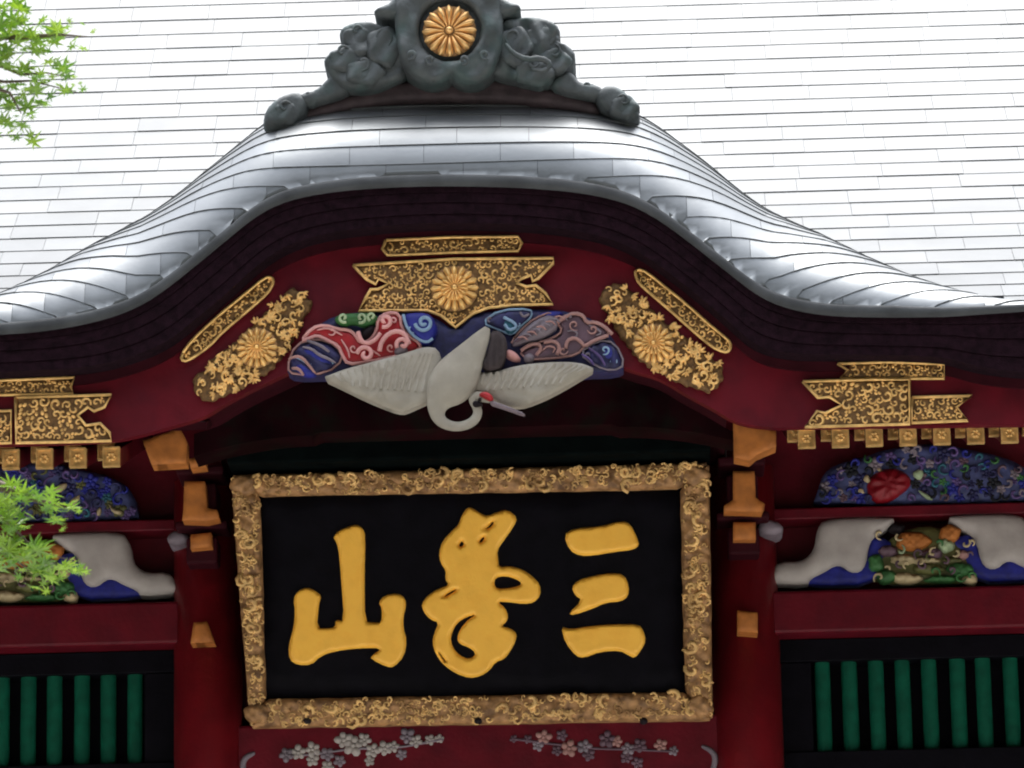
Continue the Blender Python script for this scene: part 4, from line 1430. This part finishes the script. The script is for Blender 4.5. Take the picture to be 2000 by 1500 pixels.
for i, (x, y, r) in enumerate([(560, 1474, 14), (583, 1470, 16), (611, 1464, 15), (610, 1484, 13), (640, 1474, 14), (672, 1446, 17), (690, 1456, 20), (712, 1444, 13), (664, 1486, 12), (728, 1466, 15), (752, 1462, 15), (768, 1458, 12), (795, 1438, 16), (812, 1448, 13), (840, 1445, 12), (858, 1443, 9), (785, 1474, 11), (722, 1486, 11), (640, 1498, 13)]):
    blossom(spr, pf, x, y, r, M['greywhite'] if i % 4 else M['lilac'], rg)
line('stem', [(545, 1478), (610, 1474), (690, 1462), (770, 1462), (866, 1444)], pf, .005, M['lilac'], spr, lift=.002)
spr2 = thing('flower_carving', 'fainter spray of brownish carved blossoms below the right half of the plaque', 'carving', pf.at(1150, 1495))
for i, (x, y, r) in enumerate([(1003, 1443, 8), (1030, 1444, 10), (1062, 1440, 15), (1050, 1456, 11), (1098, 1436, 12), (1088, 1466, 11), (1112, 1462, 16), (1142, 1458, 15), (1150, 1474, 12), (1185, 1444, 17), (1205, 1448, 12), (1226, 1462, 13), (1224, 1480, 12), (1250, 1456, 15), (1290, 1456, 14), (1316, 1466, 10), (1245, 1490, 12)]):
    blossom(spr2, pf, x, y, r, (M['brown'], M['brown'], M['palepink'], M['lilac'])[i % 4], rg)
line('stem', [(1000, 1443), (1070, 1452), (1150, 1462), (1230, 1464), (1320, 1468)], pf, .005, M['brown'], spr2, lift=.002)
for l in ([(480, 1520), (473, 1496), (478, 1480), (498, 1470)], [(1370, 1457), (1390, 1466), (1398, 1480), (1394, 1500), (1384, 1520)]):
    o = line('beam_scroll', l, pf, .012, M['lilac'], gate, sm=2, taper=True)

# ------------------------------------------------------------------ carved panels in the side bays
LAB = {}
def floral_panel(sgn):
    """low hill of carved flowers between the upper beams"""
    cx = 1805
    pl = V(-.06)
    x_shift = 0.0
    hill = [(1588, 986), (1597, 958), (1606, 928), (1630, 908), (1690, 892), (1730, 878), (1788, 868), (1850, 869), (1900, 880), (1950, 890), (1992, 906), (2016, 930), (2024, 958), (2030, 981)]
    root = thing('floral_panel', LAB[sgn], 'carved panel', pl.at(1805, 985), 'carved flower panels in the upper side bays')
    relief('ground', hill, pl, .02, 14, .09, M['bluepanel'], root, sp=12)
    rg = random.Random(31 if sgn > 0 else 57)
    pl2 = pl.shift(.018)
    ms = ['blue', 'navy', 'purple', 'teal', 'lilac', 'purple', 'blue', 'navy', 'dullteal', 'purple', 'blue', 'green', 'lilac', 'brown'] if sgn > 0 else ['blue', 'blue', 'navy', 'teal', 'purple', 'blue', 'olive', 'purple', 'navy']
    n = 0
    done = []
    for t in range(900):
        x, y = rg.uniform(1590, 2026), rg.uniform(868, 984)
        r = rg.uniform(8, 15)
        if not inside([(x, y)], hill)[0] or distb([(x, y)], [hill])[0] < r * .8:
            continue
        if sgn > 0 and ((x - 1738) / 50) ** 2 + ((y - 948) / 40) ** 2 < 1:
            continue
        if any(math.hypot(x - q[0], y - q[1]) < (r + q[2]) * .6 for q in done):
            continue
        done.append((x, y, r))
        m = M[rg.choice(ms)]
        if rg.random() < .6:
            line('tendril', spiral_px(x, y, r * 1.1, rg.uniform(0, 6), rg.uniform(.6, 1.1), rg.choice((-1, 1)), 9), pl2, pl.k(x, y) * 3.2, m, root, lift=.010, sides=5, taper=True)
        else:
            b = blossom(root, pl2, x, y, r * 1.05, m, rg)
    if sgn > 0:
        peony = relief('red_peony', [(1690, 958), (1698, 932), (1716, 920), (1738, 914), (1760, 918), (1776, 930), (1781, 944), (1770, 960), (1750, 974), (1730, 983), (1706, 982)], pl2, .035, 26, .02, M['crimson'], root, sp=5, func=lambda x, y, d: .006 * math.sin(math.atan2(y - 948, x - 1738) * 8), label='round crimson flower in the blue carving')
        for p in ([(1685, 940), (1690, 926), (1698, 930), (1702, 944)], [(1712, 916), (1722, 924), (1732, 926), (1718, 914)], [(1672, 958), (1684, 952), (1690, 966)], [(1790, 955), (1806, 962), (1826, 976), (1808, 974)], [(1780, 926), (1796, 914), (1806, 924), (1796, 940)]):
            relief('leaf', p, pl2.shift(.012), .012, 6, .02, M['cream' if p[0][0] < 1780 else 'palegreen'], root, sp=4)
    else:
        for p in ([(1864, 944), (1876, 932), (1890, 928), (1892, 936), (1876, 950)], [(1894, 970), (1908, 956), (1920, 952), (1916, 966), (1900, 976)], [(1974, 968), (1984, 980), (2004, 984), (2000, 992), (1984, 988)], [(1952, 984), (1960, 974), (1962, 988), (1954, 996)]):
            relief('leaf', [(x - 5, y - 22) for x, y in p], pl2.shift(.014), .012, 6, .02, M['cream'], root, sp=4)
    return root
LAB[1] = 'blue and violet carved flower panel with one round crimson bloom, above the right white strut'
LAB[-1] = 'dark blue carved flower panel with pale cream leaves, above the left white strut'
fpR = floral_panel(1)
fpL = floral_panel(-1)
CXR = V(-.06).at(1805, 985)
CXL = V(-.06).at(50, 1022)
fpL.location = (CXL.x, fpL.location.y, fpR.location.z + .022)

def strut():
    pl = V(-.085)
    root = thing('frog_leg_strut', 'off-white spreading strut with blue underside and green and ochre carving, above the right barred window', 'carving', pl.at(1805, 1142), 'frog leg struts over the side windows')
    leg = [(1497, 1139), (1507, 1116), (1522, 1097), (1562, 1097), (1582, 1085), (1592, 1065), (1595, 1037), (1607, 1015), (1665, 1011), (1725, 1010), (1752, 1014), (1730, 1035), (1705, 1050), (1696, 1070), (1692, 1102), (1680, 1118), (1660, 1118), (1645, 1105), (1630, 1105), (1610, 1118), (1584, 1130), (1577, 1143)]
    blu = [(1570, 1144), (1580, 1126), (1606, 1112), (1630, 1100), (1650, 1108), (1670, 1112), (1688, 1100), (1696, 1056), (1717, 1046), (1748, 1064), (1728, 1084), (1712, 1142)]
    # the same outline turned about the bay's axis
    c = pl.at(1805, 1142)
    for sg in (1, -1):
        def mk(nm, poly, p, h, bev, back, m):
            o = relief(nm, poly, p, h, bev, back, m, root, sp=7)
            if sg < 0:
                for v in o.data.vertices:
                    v.co.x = -v.co.x
                o.data.flip_normals()
            return o
        mk('blue_underside', blu, pl, .012, 10, .06, M['blue'])
        mk('leg', leg, pl.shift(.02), .025, 26, .08, M['greywhite'])
    relief('carving_ground', [(1690, 1142), (1700, 1090), (1740, 1050), (1780, 1030), (1830, 1028), (1868, 1050), (1905, 1090), (1920, 1140)], pl.shift(-.004), .012, 12, .04, M['olive'], root, sp=12)
    pl2 = pl.shift(.01)
    rg = random.Random(77)
    for (x, y, a, b, m) in [(1782, 1058, 38, 20, 'orange'), (1855, 1042, 24, 18, 'orange'), (1847, 1066, 17, 15, 'palegreen'), (1711, 1100, 17, 20, 'green'), (1752, 1032, 18, 12, 'blackpaint'), (1765, 1094, 28, 10, 'cream'),
                            (1770, 1130, 32, 12, 'cream'), (1815, 1112, 34, 12, 'olive'), (1875, 1112, 26, 16, 'green'), (1880, 1084, 14, 10, 'palepink'), (1822, 1082, 22, 12, 'brown'), (1735, 1076, 20, 13, 'brown'), (1838, 1132, 34, 9, 'green'), (1730, 1126, 22, 15, 'green'), (1896, 1132, 16, 12, 'cream'), (1806, 1096, 30, 8, 'cream'), (1860, 1096, 20, 9, 'olive')]:
        pts = [(x + a * math.cos(q * PI / 6) * rg.uniform(.8, 1.15), y + b * math.sin(q * PI / 6) * rg.uniform(.8, 1.15)) for q in range(12)]
        relief('foliage_lump', pts, pl2, .03, 12, .02, M[m], root, sp=5, func=lambda X, Y, d: .007 * math.sin(X * .42) * math.sin(Y * .5))
    for i in range(22):
        x, y = rg.uniform(1710, 1900), rg.uniform(1045, 1135)
        line('tendril', spiral_px(x, y, rg.uniform(7, 13), rg.uniform(0, 6), rg.uniform(.5, 1), rg.choice((-1, 1)), 8), pl2, .0055, M[rg.choice(['cream', 'olive', 'green', 'brown', 'palegreen'])], root, lift=.032, sides=5, taper=True)
    return root
stR = strut()
stL = stR.copy()
COL.objects.link(stL)
for ch in list(stR.children):
    c = ch.copy()
    COL.objects.link(c)
    c.parent = stL
    for g in ch.children:
        d = g.copy()
        COL.objects.link(d)
        d.parent = c
stL['label'] = 'off-white spreading strut with blue underside, half hidden by maple leaves, above the left barred window'
stL.location = (V(-.085).at(50, 1175).x, stR.location.y, stR.location.z + .022)

# ------------------------------------------------------------------ maple branches at the left
tree = thing('maple_tree', 'green maple with hanging leafy branches reaching in from the left edge', 'tree', (-4.4, -6.4, 0))
YM = -6.2
pm_ = V(YM)
tr = [Vector((-4.4, -6.4, 0)), Vector((-4.3, -6.4, 1.5)), Vector((-4.15, -6.35, 3.0)), Vector((-3.95, -6.3, 4.6)), Vector((-3.8, -6.3, 6.2)), Vector((-3.7, -6.2, 7.6))]
vs, fs = tube_geo(tr, [.17, .145, .125, .10, .07, .03], 12)
mesh('trunk', vs, fs, M['bark'], tree, smooth=True)
def leaf_mesh():
    vs, fs = [(0, 0, 0)], []
    lob = [(-2.35, .55), (-1.55, .78), (-.75, .95), (0, 1.0), (.75, .95), (1.55, .78), (2.35, .55)]
    ring = []
    for i, (a, r) in enumerate(lob):
        for da, rr, z in ((-.17, r * .55, .0), (0, r, -.10), (.17, r * .55, .0)):
            ring.append((rr * math.sin(a + da), rr * math.cos(a + da), z * r))
        if i < len(lob) - 1:
            am = .5 * (a + lob[i + 1][0])
            ring.append((.26 * math.sin(am), .26 * math.cos(am), .03))
    vs += ring
    n = len(ring)
    for i in range(n - 1):
        fs.append([0, i + 1, i + 2])
    b = len(vs)
    vs += [(-.012, 0, 0), (.012, 0, 0), (.0, -.75, .06)]
    fs.append([b, b + 2, b + 1])
    me = bpy.data.meshes.new('leaf')
    me.from_pydata(vs, [], fs)
    me.materials.append(M['leaf'])
    return me
leafm = leaf_mesh()
rg = random.Random(23)
def branch(pts, r0, r1, start=None):
    path = ([start] if start else []) + [pm_.at(x, y) + Vector((0, d, 0)) for x, y, d in pts]
    n = len(path)
    vs, fs = tube_geo(path, [r0 + (r1 - r0) * i / (n - 1) for i in range(n)], 6)
    mesh('branch', vs, fs, M['bark'], tree, smooth=True)
def px_of(p):
    return p
A0 = [( -520, -120, .0), (-300, -60, .0), (-120, 20, .05), (-20, 60, .05), (60, 72, .0), (120, 80, -.05), (178, 84, -.05)]
branch(A0, .022, .0010, Vector((-3.85, -6.3, 6.0)))
branch([(-120, 20, .05), (-40, 110, .0), (30, 122, .1), (80, 118, .1), (128, 128, .1)], .007, .0010)
branch([(-120, 60, .05), (-50, 150, .0), (10, 160, .0), (60, 158, .0), (150, 180, .0)], .007, .0010)
branch([(-150, 60, .1), (-60, 180, -.1), (0, 195, -.1), (30, 205, -.1), (52, 245, -.1)], .010, .0015)
B0 = [(-620, 700, 0), (-400, 800, 0), (-200, 880, 0), (-60, 925, 0), (40, 965, 0), (100, 985, .0), (150, 992, 0)]
branch(B0, .036, .0015, Vector((-4.08, -6.35, 3.7)))
branch([(-200, 880, 0), (-60, 980, -.05), (10, 1020, -.05), (70, 1075, 0), (140, 1095, 0)], .007, .0010)
branch([(-150, 900, 0), (-60, 1040, .05), (0, 1070, .05), (60, 1110, .05)], .010, .0015)
spots = [(8, 30, 1), (25, 45, 1), (5, 62, 1.1), (30, 62, 1), (48, 62, .9), (18, 75, 1), (38, 80, .8), (60, 45, .6), (48, 20, .6), (72, 88, .55), (78, 68, .5), (82, 55, .45), (112, 60, .7), (118, 80, .8), (135, 68, .7), (138, 85, .55), (158, 82, .6), (172, 76, .4), (184, 72, .35), (108, 88, .6), (15, 100, .7), (25, 118, .6), (8, 112, .5), (86, 108, .6), (90, 122, .8), (72, 125, .5), (108, 128, .7), (122, 122, .6), (140, 140, .45), (152, 148, .45), (155, 162, .4), (5, 140, .9), (30, 148, .9), (15, 158, 1), (60, 155, .7), (75, 168, .6), (92, 180, .8), (96, 160, .4), (105, 162, .4), (126, 164, .5), (130, 184, .7), (152, 192, .35), (8, 180, 1.1), (22, 185, 1.1), (12, 205, .9), (40, 200, .9), (52, 210, .7), (28, 222, .8), (35, 238, .5), (8, 250, .5), (18, 262, .4), (57, 262, .8), (52, 228, .5), (5, 222, .8), (-12, 40, 1.1), (-20, 90, 1), (-15, 150, 1), (-25, 190, 1), (-15, 240, .8), (-30, 20, 1.1)]
low = [(6, 955, .9), (25, 958, .8), (45, 965, .9), (60, 975, .9), (50, 990, .8), (80, 980, .8), (95, 972, .9), (105, 985, .9), (98, 1000, .8), (118, 992, .7), (140, 995, .7), (155, 1000, .5), (105, 1012, .7), (112, 1022, .5), (15, 985, .8), (5, 1000, 1), (10, 1030, 1), (22, 1040, .9), (35, 1060, .9), (48, 1075, .9), (30, 1085, .9), (60, 1095, .9), (75, 1080, .8), (85, 1095, .9), (100, 1085, .9), (118, 1098, .9), (132, 1105, .8), (148, 1105, .7), (158, 1108, .45), (75, 1120, .9), (60, 1135, .9), (80, 1140, .7), (95, 1125, .8), (110, 1120, .7), (125, 1125, .6), (62, 1155, .5), (12, 1110, .8), (30, 1110, .8), (20, 1080, .9), (5, 1065, 1), (-15, 960, 1), (-20, 1010, 1), (-10, 1050, 1), (-20, 1100, 1), (40, 1020, .7), (28, 1010, .7)]
up = [(-30, -10), (60, 20), (130, 60), (185, 75), (150, 105), (150, 150), (160, 190), (110, 195), (60, 215), (60, 262), (0, 265), (-30, 265)]
while len(spots) < 112:
    x, y = rg.uniform(-30, 185), rg.uniform(-10, 265)
    if inside([(x, y)], up)[0] and rg.random() < 1.15 - x / 190:
        spots.append((x, y, rg.uniform(.5, 1.0)))
for grp, dens in ((spots, 2), (low, 3)):
    for (x, y, s) in grp:
        for rep in range(dens if s > .6 else 1):
            o = link('leaf', leafm, None, tree)
            p = pm_.at(x + (rg.uniform(-9, 9) if rep else 0), y + (rg.uniform(-9, 9) if rep else 0)) + Vector((0, rg.uniform(-.12, .12), 0))
            o.location = p - tree.location
            k = pm_.k(x, y) * 34 * s * rg.uniform(.6, 1.3)
            o.scale = (k, k, k)
            o.rotation_euler = Euler((rg.uniform(-.5, 1.0) + PI * .05, rg.uniform(-.6, .6), PI + rg.uniform(-1.0, 1.0) + .35), 'XYZ')
for A in (A0, B0):                        # the boughs carry leaves outside the picture too
    for i in range(46):
        j = rg.randrange(0, 3)
        t = rg.random()
        x, y = A[j][0] + (A[j + 1][0] - A[j][0]) * t, A[j][1] + (A[j + 1][1] - A[j][1]) * t
        if x > -60:
            continue
        o = link('leaf', leafm, None, tree)
        o.location = pm_.at(x + rg.uniform(-40, 40), y + rg.uniform(-30, 60)) + Vector((0, rg.uniform(-.1, .1), 0)) - tree.location
        k = .032 * rg.uniform(.6, 1.3)
        o.scale = (k, k, k)
        o.rotation_euler = Euler((rg.uniform(-.3, 1.0), rg.uniform(-.6, .6), PI + rg.uniform(-1, 1)), 'XYZ')
n_l = len(spots) + len(low)
